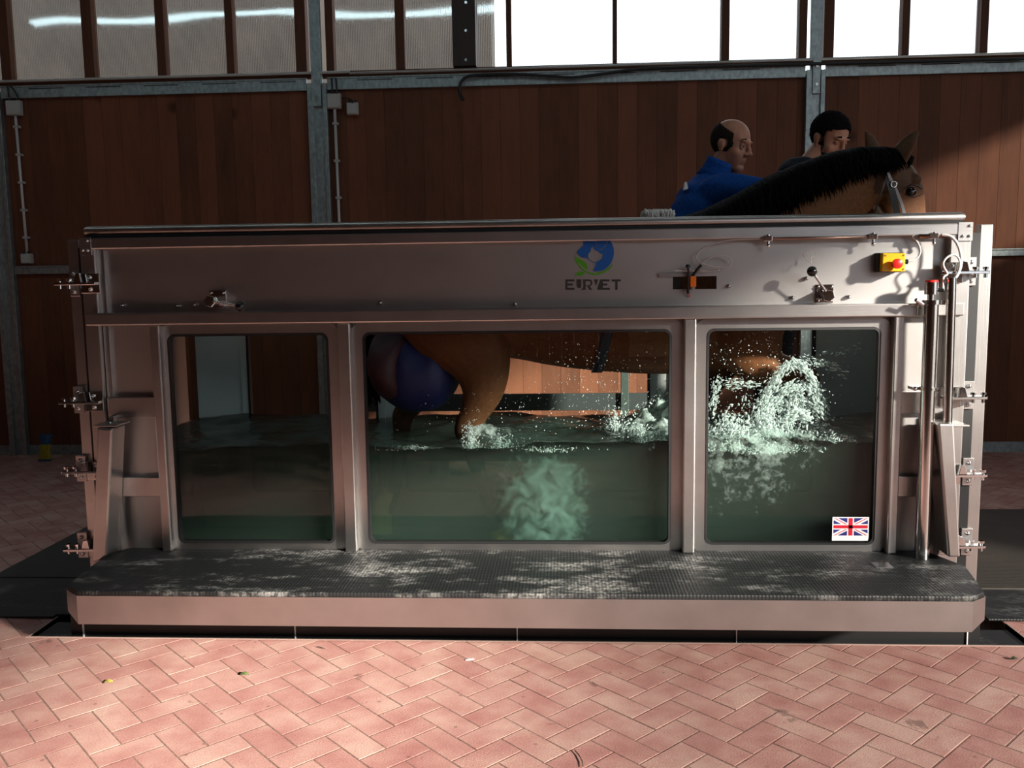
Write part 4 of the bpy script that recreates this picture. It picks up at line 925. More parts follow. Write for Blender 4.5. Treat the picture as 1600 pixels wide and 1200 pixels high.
b_.ell((.59, HY, 1.745), (.08,.14,.05)); b_.build('sheepskin_pad', mat('sheepskin', (.62,.58,.54), .9), H, smooth=True)
# yellow hoof boots on the hind feet
YB_ = mat('yellow_hoof_boot', (.45,.38,.10), .5)
for (x0, z0, x1, z1, Y) in ((-.16,.33,-.085,.172,HY-.15),(-.745,.44,-.80,.23,HY+.16)):
    b_ = MB(); b_.tube([(x0,Y,z0),((x0+x1)/2-.01,Y,(z0+z1)/2),(x1,Y,z1)], [.047,.054,.072], 18); b_.build('hoof_boot', YB_, H, smooth='auto')
for (x, z, Y) in ((.985,.655,HY-.14),(.675,.175,HY+.15)):
    b_ = MB(); b_.tube([(x-.01,Y,z+.055),(x+.005,Y,z-.005)], [.046,.058], 18); b_.build('hoof', mat('dark_horn', (.02,.016,.013), .35) if 'dark_horn' not in bpy.data.materials else bpy.data.materials['dark_horn'], H, smooth='auto')

# padded bag hanging behind the horse
NB = mat('blue_tarpaulin', (.007,.012,.09), .6, bump=(14, .3, (1,1,1))); NR = mat('dark_red_tarpaulin', (.035,.003,.008), .6, bump=(14, .3, (1,1,1)))
BG = empty('padded_bag', (-.56, .42, .87), 'round dark blue and red padded bag hanging behind the hind legs of the horse', 'bag')
b_ = MB(); b_.ell((-.545,.42,1.07), (.215,.20,.20), 28, 20); o = sculpt('bag_body', b_, NB, BG, voxel=.02, smooth=2, disp=lambda c: .012*math.sin(c.x*40)*(1 if c.z > 1.1 else .2))
b_ = MB(); rr = []
for i in range(9):
    f = i/8; a0 = -.5+1.0*f; rr.append(ring((-.635+.10*f*0-.04*math.sin(f*PI), .40-.165*math.sin(f*PI)**.5, .93+.34*f), (0,0,1), (1,0,0), .055+.03*f, .05, 12))
b_.loft(rr); b_.build('red_panel', NR, BG, smooth=True)
b_ = MB(); b_.ell((-.70,.40,1.10), (.09,.12,.08), 16, 10); b_.build('side_pocket', NR, BG, smooth=True)
for dx in (-.08, .10):
    strap([(-.55+dx,.30,1.22),(-.52+dx,.33,1.42),(-.50+dx*.8,.36,1.63)], .07, .006, NB, 'hanging_strap', BG)
b_ = MB(); b_.tube([(-.50,.02,1.63),(-.50,.99,1.63)], .018, 12); b_.build('rear_bar', POLISH, T, smooth='auto')

# ================================================================== PEOPLE
SKIN1 = coat_mat('sunned_skin', .5, .1, .4, (40, .05)); 
EYEW = mat('eye_white', (.22,.19,.17), .35); IRIS = mat('dark_iris', (.03,.018,.01), .1)
def head_parts(mb, Mh, s=1.0, nose=1.0):
    R3 = Mh.to_3x3()
    def E(c, r, rx=None): mb.ell(Mh @ (Vector(c)*s), tuple(a*s for a in r), 18, 12, rot=R3 if rx is None else R3 @ rx)
    E((-.008,0,.038), (.100,.078,.092)); E((.028,0,.012), (.059,.066,.085)); E((.030,0,-.035), (.062,.058,.085)); E((.058,0,-.098), (.032,.034,.026)); E((.02,0,-.085), (.055,.050,.036))
    E((.086,0,.030), (.013,.048,.011)); E((.084,.030,.032), (.013,.022,.008)); E((.084,-.030,.032), (.013,.022,.008))
    E((.094,0,.012), (.011,.009,.026)); E((.104,0,-.012), (.012,.011,.022)); E((.114*nose,0,-.026), (.013,.013,.012)); E((.100,.013,-.031), (.012,.009,.009)); E((.100,-.013,-.031), (.012,.009,.009))
    E((.082,0,-.058), (.011,.024,.006)); E((.080,0,-.069), (.011,.021,.007)); E((.050,.038,-.024), (.028,.024,.030)); E((.050,-.038,-.024), (.028,.024,.030))
    for q in (-1, 1):
        E((-.006, .079*q, -.002), (.020,.008,.032), Matrix.Rotation(.25*q, 3, 'Z')); E((-.012, .086*q, .008), (.016,.005,.022))
def person(name_label, hm, hs, J, cols, group=None):
    pass
def tubeP(mb, pts, n=18, sub=3, lat=(0,1,0)): sweep(mb, pts, lat, n, sub)
def hand(mb, wrist, dirv, palmn, s=1.0, curl=.5, thumb=1):
    """palm with four fingers and a thumb"""
    d = Vector(dirv).normalized(); pn = Vector(palmn); pn = (pn-d*pn.dot(d)).normalized(); sd = d.cross(pn); w = Vector(wrist)
    for f in (0, .25, .5, .75, 1): mb.ell(w+d*(.02+.07*f)*s, (.001,)*3) if False else None
    rings = [ring(w+d*(x*s), d, sd, ry*s, rz*s, 14) for x, ry, rz in ((-.02,.026,.020),(.01,.030,.019),(.05,.041,.017),(.085,.042,.014),(.097,.036,.010))]
    mb.loft(rings)
    for i, (o_, L) in enumerate(((-.030,.068),(-.010,.078),(.011,.073),(.031,.058))):
        p0 = w+d*.088*s+sd*(o_*s); a = 0; pts = [p0-d*.015*s]; q = p0
        for k in range(3):
            dd = (d*math.cos(a)+pn*math.sin(a)); pts.append(q); q = q+dd*(L*s*(.45,.3,.25)[k]); a += curl
        pts.append(q); mb.tube(pts, [.0095*s,.0095*s,.0088*s,.008*s,.0065*s], 8); mb.ell(q, .0065*s, 8, 6)
    b0 = w+d*.02*s-sd*(thumb*.026*s); td = (d*.65-sd*(thumb*.75)+pn*.25).normalized()
    pts = [b0, b0+td*.035*s, b0+td*.035*s+(td*.7+d*.6).normalized()*.028*s, b0+td*.035*s+(td*.7+d*.6).normalized()*.028*s+(d+pn*.3).normalized()*.022*s]
    mb.tube(pts, [.014*s,.0125*s,.011*s,.008*s], 8); mb.ell(pts[-1], .008*s, 8, 6)
def shell(name, Mh, s, c, r, keep, m2, parent, th=.005, n=110, m=80, wob=.0, seed=0):
    b_ = MB(); vin = []; idx = {}
    for i in range(m+1):
        ph = PI*i/m
        for k in range(n):
            a = 2*PI*k/n; d = Vector((math.sin(ph)*math.cos(a), math.sin(ph)*math.sin(a), math.cos(ph))); vin.append(d)
    def P(d, e):
        w_ = 1+wob*noise.noise(d*9+Vector((seed,0,0))); return Mh @ (Vector((c[0]+d.x*(r[0]+e)*w_, c[1]+d.y*(r[1]+e)*w_, c[2]+d.z*(r[2]+e)*w_))*s)
    fs = []; used = set()
    for i in range(m):
        for k in range(n):
            q = (i*n+k, i*n+(k+1) % n, (i+1)*n+(k+1) % n, (i+1)*n+k)
            cc = sum((Vector((c[0]+vin[j].x*r[0], c[1]+vin[j].y*r[1], c[2]+vin[j].z*r[2])) for j in q), Vector())/4
            if keep(cc): fs.append(q)
    from collections import Counter
    ec = Counter()
    for q in fs:
        for a, b in zip(q, q[1:]+q[:1]): ec[(a, b)] += 1
    L = len(vin); F2 = list(fs)+[tuple(j+L for j in reversed(q)) for q in fs]
    for (a, b) in list(ec):
        if (b, a) not in ec: F2.append((b, a, a+L, b+L))
    b_.add([P(d, th) for d in vin]+[P(d, -.012) for d in vin], F2)
    o = b_.build(name, m2, parent, smooth=True); bm = bmesh.new(); bm.from_mesh(o.data); bmesh.ops.delete(bm, geom=[v for v in bm.verts if not v.link_faces], context='VERTS'); bmesh.ops.recalc_face_normals(bm, faces=bm.faces); bm.to_mesh(o.data); bm.free(); return o
def headmat(loc, pitch, yaw, roll=0):   # faces +x, pitch down, yaw towards camera negative
    return Matrix.Translation(loc) @ Matrix.Rotation(yaw, 4, 'Z') @ Matrix.Rotation(pitch, 4, 'Y') @ Matrix.Rotation(roll, 4, 'X')
def eyes(Mh, s, parent, closed=False):
    for q in (-1, 1):
        b_ = MB(); b_.ell(Mh @ Vector((.0755*s, .031*s*q, .008*s)), .0125*s, 14, 10); e = b_.build('eye', EYEW, parent, smooth=True)
        b_ = MB(); b_.ell(Mh @ Vector((.0845*s, .030*s*q, .006*s)), .0054*s, 10, 8); b_.build('iris', IRIS, e, smooth=True)
FZ = .53
# ---- man in the blue fleece
P1 = empty('person', (.86, 1.25, FZ), 'balding man in a royal blue fleece leaning over the horse, hand on its neck', 'person')
h1 = Vector((1.065, 1.22, 2.195)); M1 = headmat(h1, .20, -.68); S1 = 1.10
bd_ = MB(); head_parts(bd_, M1, S1)
tubeP(bd_, [(1.05,1.22,2.17,.055,.055),(1.01,1.235,2.08,.060,.062),(.975,1.25,2.01,.075,.075)])
def torso(mb, e, z_off=0):
    tubeP(mb, [(.80,1.27,1.36,.155+e,.115+e),(.80,1.27,1.48,.150+e,.115+e),(.83,1.265,1.64,.160+e,.120+e),(.875,1.26,1.80,.185+e,.130+e),(.925,1.255,1.92,.190+e,.120+e),(.965,1.25,2.00,.130+e,.085+e),(.985,1.245,2.045,.075+e,.07+e)], n=24)
def arms1(mb, e, cut=False):
    tubeP(mb, [(.955,1.09,1.95,.075+e,.075+e),(1.03,1.03,1.96,.062+e,.066+e),(1.14,.97,1.945,.052+e,.056+e),(1.20,.94,1.94,.047+e,.05+e),(1.28,.84,1.965,.041+e,.043+e),(1.355,.74,1.985,.032+e,.033+e)], lat=(0,0,1))
    tubeP(mb, [(.95,1.42,1.94,.072+e,.072+e),(1.02,1.46,1.84,.056+e,.058+e),(1.09,1.44,1.76,.048+e,.05+e),(1.17,1.30,1.78,.040+e,.042+e),(1.24,1.14,1.82,.031+e,.032+e)], lat=(0,0,1))
torso(bd_, -.012); arms1(bd_, -.012)
hand(bd_, (1.365,.725,1.988), (.55,-.75,-.12), (0,-.1,-1), 1.0, .35); hand(bd_, (1.25,1.12,1.822), (.4,-.9,.0), (0,0,-1), 1.0, .4, -1)
def legs(mb, cx, cy, e, hipz, lean=0, sp=.10):
    for s_ in (-1, 1):
        tubeP(mb, [(cx,cy+s_*.085,hipz,.095+e,.105+e),(cx+.01,cy+s_*sp,hipz-.18,.082+e,.092+e),(cx+.015,cy+s_*sp,hipz-.42,.058+e,.064+e),(cx+.005,cy+s_*sp,hipz-.52,.055+e,.062+e),(cx-.01,cy+s_*sp,hipz-.68,.048+e,.054+e),(cx-.01,cy+s_*sp,FZ+.08,.036+e,.04+e)])
legs(bd_, .81, 1.27, -.01, 1.38)
for s_ in (-1, 1): tubeP(bd_, [(.79,1.27+s_*.10,FZ+.06,.035,.04),(.86,1.27+s_*.10,FZ+.045,.036,.03),(.95,1.27+s_*.10,FZ+.03,.035,.022)])
def skin1(co):
    return (.33,.155,.10)
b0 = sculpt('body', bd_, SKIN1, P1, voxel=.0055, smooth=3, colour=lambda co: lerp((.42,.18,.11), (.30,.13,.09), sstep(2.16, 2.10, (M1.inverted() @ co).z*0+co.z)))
FLEECE = mat('royal_blue_fleece', (.008,.060,.26), .85, 0, .15, noise_=(90, .25, (1,1,1)), bump=(70, .25, (1,1,1)))
jk = MB(); torso(jk, .014); arms1(jk, .010)
def fold(co): return .007*math.sin(co.x*33+co.z*48+co.y*20)*(.4+.6*noise.noise(co*6))
jk_ = sculpt('fleece_jacket', jk, FLEECE, P1, voxel=.011, smooth=5, disp=fold)
b_ = MB(); o_, i_ = [], []
for k in range(28):
    a = 2*PI*k/28; c0 = Vector((.985,1.242,2.03)); c1 = Vector((1.030,1.225,2.112))
    o_.append((c0, a)); 
rr = []
for (c, ra, rb) in (((.975,1.245,2.02),.100,.098),((.992,1.240,2.055),.088,.086),((1.010,1.232,2.095),.082,.080),((1.018,1.228,2.118),.083,.082),((1.018,1.228,2.120),.072,.072),((1.00,1.236,2.06),.070,.070),((.985,1.24,2.03),.068,.068)):
    rr.append(ring(c, (.40,-.10,.9), (0,1,0), ra, rb, 28))
b_.loft(rr); b_.build('collar', FLEECE, jk_, smooth=True)
# small white badge on the back of the sleeve
b_ = MB(); q = at(1071,291,Y=1.13); b_.prism([(q.x-.010,q.z-.018),(q.x+.004,q.z-.020),(q.x+.012,q.z-.012),(q.x+.004,q.z+.02),(q.x-.002,q.z+.022)], q.y-.02, q.y+.04); b_.build('badge', FWHITE, jk_)
HAIR1 = mat('short_dark_hair', (.020,.015,.012), .85, 0, .1, noise_=(120, .4, (1,1,1)))
shell('hair', M1, S1, (-.008,0,.038), (.100,.078,.092), lambda c: c.z > -.045 and c.x < .045-.1*abs(c.z-.02)-(.0 if c.z < .06 else (c.z-.06)*2.2) and not(abs(c.y) > .066 and abs(c.x+.004) < .024 and c.z < .03), HAIR1, P1, th=.0035)
b_ = MB()
for q in (-1, 1): b_.tube([M1 @ (Vector((.094-.012*abs(k-1), (.014+.018*k)*q, .036+.004*(k == 1)))*S1) for k in range(3)], [.003,.0045,.0025], 6)
b_.build('eyebrows', HAIR1, P1, smooth=True)
eyes(M1, S1, P1)
b_ = MB()
for q in (-1, 1):
    b_.ell(M1 @ (Vector((.0742, .031*q, .0125))*S1), (.0140*S1), 14, 10); b_.ell(M1 @ (Vector((.0735, .031*q, -.0005))*S1), (.0128*S1), 14, 10)
b_.build('eyelids', mat('eyelid_tanned', (.30,.13,.085), .5), P1, smooth=True)
JEANS = mat('blue_denim', (.045,.075,.14), .8, noise_=(60, .25, (1,1,1)))
tr = MB(); legs(tr, .81, 1.27, .012, 1.38); tubeP(tr, [(.80,1.27,1.30,.155,.125),(.80,1.27,1.42,.165,.130)]); sculpt('jeans', tr, JEANS, P1, voxel=.014, smooth=4)
def shoes(cx, cy, P, m2):
    for s_ in (-1, 1):
        b_ = MB(); tubeP(b_, [(cx-.06,cy+s_*.10,FZ+.05,.042,.05),(cx+.02,cy+s_*.10,FZ+.048,.045,.046),(cx+.10,cy+s_*.10,FZ+.035,.046,.034),(cx+.16,cy+s_*.10,FZ+.028,.036,.026)]); b_.build('shoe', m2, P, smooth=True)
SHOE = mat('black_boots', (.015,.015,.015), .5)
shoes(.80, 1.27, P1, SHOE)
# ---- dark haired man looking down
P2 = empty('person', (1.36, 1.38, FZ), 'dark haired bearded man in a dark navy hooded top, head bent', 'person')
h2 = Vector((1.622, 1.35, 2.238)); M2 = headmat(h2, .44, -.98); S2 = 1.08
bd_ = MB(); head_parts(bd_, M2, S2)
tubeP(bd_, [(1.60,1.355,2.21,.056,.056),(1.545,1.37,2.13,.060,.062),(1.50,1.38,2.06,.078,.078)])
def torso2(mb, e):
    tubeP(mb, [(1.33,1.40,1.38,.155+e,.115+e),(1.335,1.40,1.52,.150+e,.115+e),(1.37,1.40,1.70,.165+e,.120+e),(1.42,1.395,1.84,.190+e,.125+e),(1.455,1.39,1.94,.180+e,.115+e),(1.49,1.385,2.02,.12+e,.085+e),(1.505,1.38,2.06,.075+e,.07+e)], n=24)
def arms2(mb, e):
    tubeP(mb, [(1.44,1.22,1.96,.080+e,.080+e),(1.47,1.17,1.85,.062+e,.064+e),(1.50,1.17,1.77,.050+e,.052+e),(1.53,1.14,1.765,.041+e,.043+e),(1.56,1.10,1.755,.032+e,.033+e)], lat=(0,0,1))
    tubeP(mb, [(1.47,1.56,1.94,.076+e,.076+e),(1.53,1.60,1.83,.058+e,.06+e),(1.60,1.50,1.75,.050+e,.052+e),(1.67,1.34,1.75,.041+e,.043+e),(1.72,1.15,1.75,.032+e,.033+e)], lat=(0,0,1))
torso2(bd_, -.012); arms2(bd_, -.012)
hand(bd_, (1.565,1.085,1.748), (.3,-.9,-.16), (0,0,-1), 1.0, .4); hand(bd_, (1.725,1.13,1.745), (.15,-.95,-.14), (0,0,-1), 1.0, .4, -1)
legs(bd_, 1.34, 1.40, -.01, 1.40)
for s_ in (-1, 1): tubeP(bd_, [(1.32,1.40+s_*.10,FZ+.06,.035,.04),(1.39,1.40+s_*.10,FZ+.045,.036,.03),(1.48,1.40+s_*.10,FZ+.03,.035,.022)])
sculpt('body', bd_, SKIN1, P2, voxel=.0055, smooth=3, colour=lambda co: (.47,.22,.135))
NAVY = mat('dark_navy_cotton', (.012,.014,.022), .85, 0, .2, noise_=(70, .3, (1,1,1)), bump=(60, .2, (1,1,1)))
jk = MB(); torso2(jk, .016); arms2(jk, .012); jk.ell((1.45,1.39,2.06), (.085,.12,.055)); jk.ell((1.41,1.40,2.02), (.09,.13,.07)); jk.ell((1.49,1.375,2.10), (.075,.105,.055)); jk.ell((1.455,1.385,2.07), (.10,.13,.08))
jk2 = sculpt('hooded_top', jk, NAVY, P2, voxel=.011, smooth=5, disp=fold)
b_ = MB(); b_.tube([(1.455,1.29,2.105),(1.50,1.272,2.09),(1.545,1.275,2.045),(1.575,1.285,2.01)], .0055, 8); b_.build('hood_lining', mat('grey_lining', (.35,.34,.35), .8), jk2, smooth=True)
HAIR2 = mat('black_short_hair', (.006,.005,.006), .9, 0, .05, noise_=(120, .4, (1,1,1)), bump=(150, .4, (1,1,1)))
shell('hair', M2, S2, (-.008,0,.040), (.102,.080,.094), lambda c: (c.z > .055 or c.x < .028) and c.z > -.05 and not(abs(c.y) > .064 and abs(c.x+.004) < .024 and c.z < .03) and not (c.x > .052 and c.z < .082-.25*abs(c.y)), HAIR2, P2, th=.008, wob=.05)
shell('beard', M2, S2, (.030,0,-.040), (.064,.060,.086), lambda c: (c.z < -.055 or (c.z < .0 and c.x < .035)) and c.x > -.005 and not (c.x > .075 and c.z > -.055), mat('dark_beard', (.022,.015,.012), .8), P2, th=.004)
b_ = MB()
for q in (-1, 1): b_.tube([M2 @ (Vector((.096-.012*abs(k-1), (.012+.018*k)*q, .037+.004*(k == 1)))*S2) for k in range(3)], [.004,.006,.003], 6)
b_.build('eyebrows', HAIR2, P2, smooth=True)
b_ = MB()
for q in (-1, 1): b_.ell(M2 @ (Vector((.0745, .031*q, .010))*S2), .0140*S2, 14, 10)
b_.build('eyelids', mat('eyelid', (.36,.16,.10), .5), P2, smooth=True)
tr = MB(); legs(tr, 1.34, 1.40, .012, 1.40); tubeP(tr, [(1.33,1.40,1.32,.155,.125),(1.33,1.40,1.44,.165,.130)]); sculpt('trousers', tr, mat('dark_trousers', (.012,.014,.024), .8), P2, voxel=.014, smooth=4)
shoes(1.33, 1.40, P2, SHOE)

# ================================================================== THE WATER
def foamy(x, y):
    f = 0
    for cx, cy, sx, sy, a in ((.95,.3,.32,.45,1.0),(.55,.45,.22,.4,.6),(-.23,.3,.10,.12,.9),(.02,.35,.30,.35,.35),(1.28,.3,.15,.3,.45),(.68,.6,.16,.28,.9)):
        f += a*math.exp(-((x-cx)/sx)**2-((y-cy)/sy)**2)
    return f
def surf(x, y):
    z = .775+.012*math.sin(x*5.1+y*3)+.006*math.sin(x*13-y*9)
    f = foamy(x, y); t = Vector((x*4, y*4, 0)); z += f*(.035+.055*noise.noise(t*1.6)+.035*noise.noise(t*4)+.018*noise.noise(t*10)); z += .010*noise.noise(Vector((x*9, y*9, 3)))
    z += .11*math.exp(-((x-.68)/.13)**2-((y-.62)/.3)**2)*(.8+.5*noise.noise(Vector((x*14, y*14, 1))))
    return z
def water_mat():
    m = bpy.data.materials.new('murky_green_water'); m.use_nodes = True; nt = m.node_tree; nt.nodes.remove(nt.nodes['Principled BSDF']); out = nt.nodes['Material Output']
    tc = N(nt, 'ShaderNodeTexCoord')
    n1 = N(nt, 'ShaderNodeTexNoise', i_Scale=22., i_Detail=5.); nt.links.new(tc.outputs['Object'], n1.inputs['Vector'])
    bu = N(nt, 'ShaderNodeBump', i_Strength=.6, i_Distance=.01); nt.links.new(n1.outputs[0], bu.inputs['Height'])
    t = N(nt, 'ShaderNodeBsdfTransparent'); t.inputs[0].default_value = (.9,.95,.93,1)
    gl = N(nt, 'ShaderNodeBsdfGlossy', i_Roughness=.06); nt.links.new(bu.outputs[0], gl.inputs['Normal'])
    fr = fresnel(nt, 1.33, bu.outputs[0])
    mx = N(nt, 'ShaderNodeMixShader'); nt.links.new(fr, mx.inputs[0]); nt.links.new(t.outputs[0], mx.inputs[1]); nt.links.new(gl.outputs[0], mx.inputs[2])
    # foam where the mesh says so
    a = N(nt, 'ShaderNodeVertexColor'); a.layer_name = 'foam'
    n2 = N(nt, 'ShaderNodeTexNoise', i_Scale=16., i_Detail=8., i_Roughness=.7); nt.links.new(tc.outputs['Object'], n2.inputs['Vector'])
    sep = N(nt, 'ShaderNodeSeparateColor'); nt.links.new(a.outputs[0], sep.inputs[0])
    v = math_(nt, 'MULTIPLY', sep.outputs[0], math_(nt, 'ADD', math_(nt, 'MULTIPLY', math_(nt, 'SUBTRACT', n2.outputs[0], .5), 3.0), .75))
    mr = N(nt, 'ShaderNodeMapRange'); mr.inputs[1].default_value = .35; mr.inputs[2].default_value = .95; mr.inputs[4].default_value = .85; nt.links.new(v, mr.inputs[0])
    df = N(nt, 'ShaderNodeBsdfDiffuse'); df.inputs[0].default_value = (.72,.84,.80,1)
    tl = N(nt, 'ShaderNodeBsdfTranslucent'); tl.inputs[0].default_value = (.72,.84,.80,1)
    dm = N(nt, 'ShaderNodeMixShader'); dm.inputs[0].default_value = .5; nt.links.new(df.outputs[0], dm.inputs[1]); nt.links.new(tl.outputs[0], dm.inputs[2])
    m2 = N(nt, 'ShaderNodeMixShader'); nt.links.new(mr.outputs[0], m2.inputs[0]); nt.links.new(mx.outputs[0], m2.inputs[1]); nt.links.new(dm.outputs[0], m2.inputs[2])
    nt.links.new(m2.outputs[0], out.inputs['Surface'])
    vp = N(nt, 'ShaderNodeVolumePrincipled'); vp.inputs['Color'].default_value = (.150,.190,.168,1); vp.inputs['Density'].default_value = 4
    vp.inputs['Anisotropy'].default_value = .2; vp.inputs['Absorption Color'].default_value = (.06,.10,.08,1)
    nt.links.new(vp.outputs[0], out.inputs['Volume']); return m
def water():
    x0, x1, y0, y1, zb = -1.852, 1.795, .0325, .948, .152; nx, ny = 320, 90
    vs, fs, fo = [], [], []
    for j in range(ny+1):
        for i in range(nx+1):
            x = x0+(x1-x0)*i/nx; y = y0+(y1-y0)*j/ny; vs.append((x, y, surf(x, y))); fo.append(foamy(x, y))
    for j in range(ny):
        for i in range(nx): a = j*(nx+1)+i; fs.append((a, a+1, a+nx+2, a+nx+1))
    bd = [i for i in range(nx+1)]+[j*(nx+1)+nx for j in range(1, ny+1)]+[ny*(nx+1)+i for i in range(nx-1, -1, -1)]+[j*(nx+1) for j in range(ny-1, 0, -1)]
    n0 = len(vs)
    for b in bd: vs.append((vs[b][0], vs[b][1], zb)); fo.append(0)
    for k in range(len(bd)): k2 = (k+1) % len(bd); fs.append((bd[k], n0+k, n0+k2, bd[k2]))
    fs.append(tuple(range(n0+len(bd)-1, n0-1, -1)))
    me = bpy.data.meshes.new('treadmill_water'); me.from_pydata(vs, [], fs); me.materials.append(water_mat())
    ca = me.color_attributes.new('foam', 'FLOAT_COLOR', 'POINT'); ca.data.foreach_set('color', [c for f in fo for c in (f, f, f, 1)])
    sm = [True]*(nx*ny)+[False]*(len(fs)-nx*ny); me.polygons.foreach_set('use_smooth', sm)
    bm = bmesh.new(); bm.from_mesh(me); bmesh.ops.recalc_face_normals(bm, faces=bm.faces); bm.to_mesh(me); bm.free()
    o = bpy.data.objects.new('treadmill_water', me); COL.objects.link(o); tag(o, 'murky green water filling the treadmill to knee height', 'water', kind='stuff'); return o
water()
# bubbles: cloudy plume kicked up below the surface
def plume():
    m = bpy.data.materials.new('bubble_cloud'); m.use_nodes = True; nt = m.node_tree; nt.nodes.remove(nt.nodes['Principled BSDF']); out = nt.nodes['Material Output']
    tc = N(nt, 'ShaderNodeTexCoord'); n = N(nt, 'ShaderNodeTexNoise', i_Scale=15., i_Detail=6., i_Roughness=.7, i_Distortion=1.1); nt.links.new(tc.outputs['Object'], n.inputs['Vector'])
    ln = N(nt, 'ShaderNodeVectorMath', operation='LENGTH')
    mp = N(nt, 'ShaderNodeMapping'); mp.inputs['Location'].default_value = (-.06/.24, -.20/.16, -.46/.34); mp.inputs['Scale'].default_value = (1/.24, 1/.16, 1/.34)
    nt.links.new(tc.outputs['Object'], mp.inputs[0]); nt.links.new(mp.outputs[0], ln.inputs[0])
    v = math_(nt, 'SUBTRACT', math_(nt, 'ADD', n.outputs[0], .12), math_(nt, 'MULTIPLY', ln.outputs['Value'], .32)); v = math_(nt, 'MULTIPLY', math_(nt, 'MAXIMUM', math_(nt, 'SUBTRACT', v, .39), 0.), 260.)
    vp = N(nt, 'ShaderNodeVolumePrincipled'); vp.inputs['Color'].default_value = (.42,.60,.54,1); nt.links.new(v, vp.inputs['Density'])
    nt.links.new(vp.outputs[0], out.inputs['Volume'])
    b_ = MB(); b_.ell((.06,.24,.46), (.25,.17,.31), 24, 16); o = b_.build('bubble_cloud', m); tag(o, 'pale cloud of bubbles swirling under water behind the near hind leg', 'bubbles', kind='stuff')
plume()
FOAM = mat('white_water', (.62,.70,.68), .2, 0, .6); FOAM.node_tree.nodes['Principled BSDF'].inputs['Alpha'].default_value = .5; DROP = mat('water_drop', (.9,.93,.93), .12, 0, .9)
def ico(mb, c, r, st=None):
    t = (1+5**.5)/2; V = [(-1,t,0),(1,t,0),(-1,-t,0),(1,-t,0),(0,-1,t),(0,1,t),(0,-1,-t),(0,1,-t),(t,0,-1),(t,0,1),(-t,0,-1),(-t,0,1)]
    Fc = [(0,11,5),(0,5,1),(0,1,7),(0,7,10),(0,10,11),(1,5,9),(5,11,4),(11,10,2),(10,7,6),(7,1,8),(3,9,4),(3,4,2),(3,2,6),(3,6,8),(3,8,9),(4,9,5),(2,4,11),(6,2,10),(8,6,7),(9,8,1)]
    k = r/1.9; out = []
    for v in V:
        q = Vector(v)*k
        if st is not None: q = q+st*(q.dot(st)/st.length_squared)*(st.length-1) if st.length > 1 else q
        out.append(c+q)
    mb.add(out, Fc)
rng = random.Random(5)
# drops thrown into the air inside the tank
dr = MB()
def spray(n, cx, cz, sx, sz, y0, y1, r0, r1, zmin=.80):
    k = 0
    while k < n:
        x = rng.gauss(cx, sx); z = rng.gauss(cz, sz)
        if not zmin < z < 1.40 or not -1.5 < x < 1.46: continue
        ico(dr, Vector((x, rng.uniform(y0, y1), z)), r0+(r1-r0)*rng.random()**4); k += 1
spray(420, .32, 1.02, .19, .11, .035, .25, .0012, .0035); spray(330, .98, 1.16, .16, .10, .035, .25, .0012, .0036); spray(140, -.2, .90, .22, .07, .035, .3, .0012, .003); spray(90, 1.3, 1.05, .1, .12, .035, .2, .0012, .003)
o = dr.build('water_drops', DROP, smooth=True, fix=False); tag(o, 'fine bright drops splashing in the air behind the treadmill windows', 'water drops', kind='stuff')
# splashes: ragged sheets and beads of white water
sp = MB()
def splash(cx, cy, cz, n, spread, up, r, dirx=0.):
    for i in range(int(n*3.6)):
        a = rng.uniform(0, 2*PI); d = abs(rng.gauss(0, 1)); x = cx+spread*d*math.cos(a)+dirx*rng.random()**2; z = cz+abs(rng.gauss(0, up)); y = cy+spread*.5*math.sin(a)
        if not (.04 < y < .93): continue
        st = Vector((rng.gauss(dirx*3, .5), rng.gauss(0, .3), rng.gauss(.5, .5)+up*4)); st = st.normalized()*(1+2.2*rng.random())
        ico(sp, Vector((x, y, z)), r*.46*(.2+rng.random()**3), st)
def strand(P0, P1, sag, n, r, jit=.012):
    n = int(n*2.6); r *= .5
    P0 = Vector(P0); P1 = Vector(P1)
    for i in range(n):
        f = rng.random(); q = P0.lerp(P1, f)+Vector((rng.gauss(0, jit), rng.gauss(0, jit), sag*4*f*(1-f)+rng.gauss(0, jit))); d = (P1-P0).normalized()
        ico(sp, q, r*(.3+rng.random()**2), d*(1.3+2.5*rng.random()))
B = lambda x, y, Y: tuple(at(x, y, Y=Y))
splash(*at(1140,690,Y=.10), 500, .06, .05, .009); splash(*at(1195,705,Y=.10), 500, .11, .02, .009); splash(*at(1150,700,Y=.12), 700, .13, .045, .010); splash(*at(1195,680,Y=.15), 550, .10, .055, .011)
splash(*at(1240,645,Y=.18), 420, .045, .05, .012); splash(*at(1205,640,Y=.20), 160, .06, .06, .008)
splash(*at(1000,690,Y=.30), 260, .12, .04, .008); splash(*at(960,672,Y=.35), 160, .05, .05, .008); splash(*at(1030,655,Y=.55), 260, .06, .06, .009)
splash(*at(735,702,Y=.12), 220, .022, .05, .008); splash(*at(780,700,Y=.2), 160, .06, .03, .007); splash(*at(860,703,Y=.12), 160, .12, .012, .006); splash(*at(640,704,Y=.05), 220, .14, .006, .0045); splash(*at(1300,690,Y=.1), 120, .09, .02, .006)
for (a, b, s_, n_, r_) in (((1180,655),(1235,570),.05,150,.007),((1235,570),(1290,640),.06,190,.008),((1250,565),(1320,585),.02,60,.006),((1190,660),(1215,590),.03,110,.006),((1255,600),(1285,655),.03,130,.008),((1225,660),(1262,655),.03,140,.011),((1260,560),(1345,545),.0,34,.005),((1130,600),(1180,600),.0,70,.006),((1110,640),(1125,590),.0,80,.006),((1245,620),(1296,655),.0,60,.007),((1205,640),(1250,610),.05,110,.008)):
    strand(B(*a, .16), B(*b, .14), s_, n_, r_)
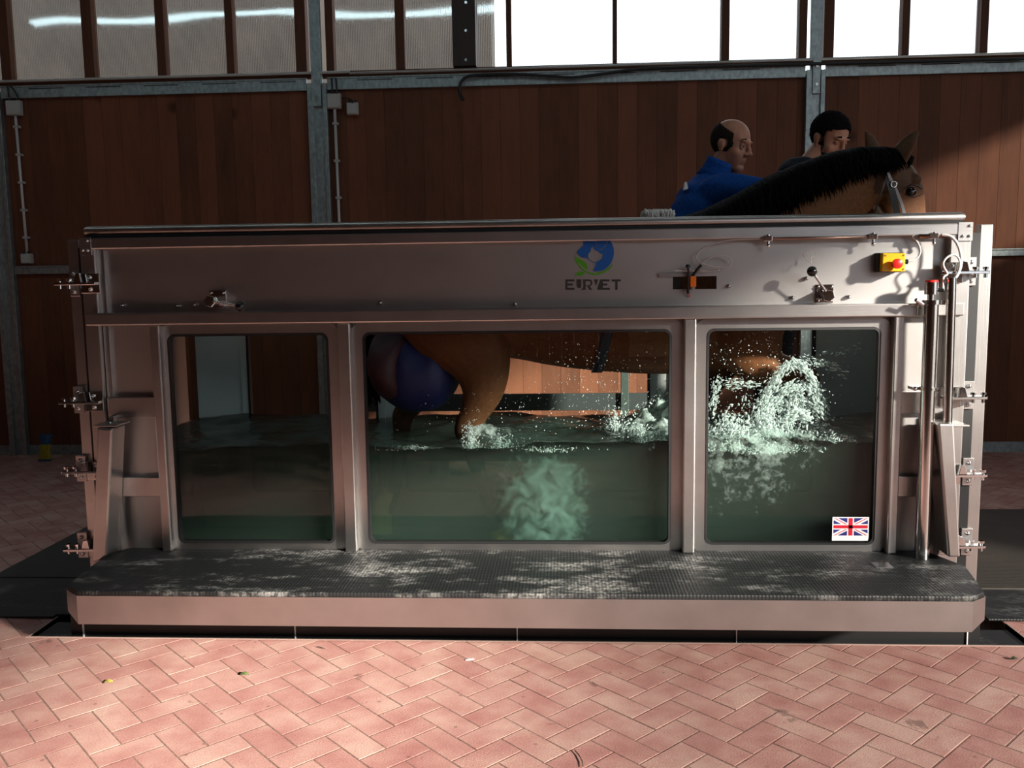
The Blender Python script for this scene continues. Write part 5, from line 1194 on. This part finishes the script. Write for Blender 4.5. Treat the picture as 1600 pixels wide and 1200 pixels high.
o = sp.build('white_water', FOAM, smooth=True, fix=False); tag(o, 'ragged white water thrown up around the horse legs', 'splash', kind='stuff')


# ================================================================== LITTER ON THE BRICKS
def leaf(px, py, L_, ang, m2, label):
    p = at(px, py, Z=.004); c, s_ = math.cos(ang), math.sin(ang); b_ = MB(); n = 8; top = []; bot = []
    for i in range(n+1):
        f = i/n; w_ = .28*L_*math.sin(PI*f)**.8; x = (f-.5)*L_; z = .003+.006*math.sin(PI*f)
        top.append((p.x+c*x-s_*w_, p.y+s_*x+c*w_, z+.003)); bot.append((p.x+c*x+s_*w_, p.y+s_*x-c*w_, z))
    v = top+bot+[(a[0], a[1], a[2]+.0008) for a in top+bot]; m_ = n+1; L2 = 2*m_; fs = []
    for i in range(n): fs += [(i, i+1, m_+i+1, m_+i), (L2+i+1, L2+i, L2+m_+i, L2+m_+i+1), (i, L2+i, L2+i+1, i+1), (m_+i+1, L2+m_+i+1, L2+m_+i, m_+i)]
    b_.add(v, fs); tag(b_.build('leaf', m2), label, 'leaf')
leaf(170, 1066, .030, .4, mat('yellow_leaf', (.35,.30,.05), .7), 'small yellow fallen leaf on the sunlit bricks at the lower left')
leaf(382, 1054, .034, .2, mat('green_leaf', (.10,.13,.04), .7), 'small greyish green leaf on the bricks under the left half of the step')
leaf(1585, 1030, .030, .1, mat('dark_leaf', (.06,.06,.03), .7), 'small dark leaf on the bricks at the right picture edge')
def twig(pts, label):
    P = [at(x, y, Z=.006) for x, y in pts]; b_ = MB(); b_.tube(P, [.0018]*(len(P)-1)+[.001], 6); tag(b_.build('twig', mat('dry_twig', (.05,.035,.02), .8)), label, 'twig')
twig([(898,1172),(905,1180),(910,1190),(911,1198)], 'thin dry twig lying at the bottom of the picture right of the middle')
twig([(496,1010),(503,1012),(508,1014)], 'tiny brown twig on the bricks just below the step')
p = at(733, 1030, Z=.003); b_ = MB()
for dx, dy, r_ in ((0,0,.012),(.012,.004,.008),(-.010,-.004,.007)): b_.ell((p.x+dx, p.y+dy, .002), (r_,r_*.7,.0025), 12, 6)
tag(b_.build('white_chip', FWHITE, smooth=True), 'small white splat on the bricks below the middle of the step', 'splat')
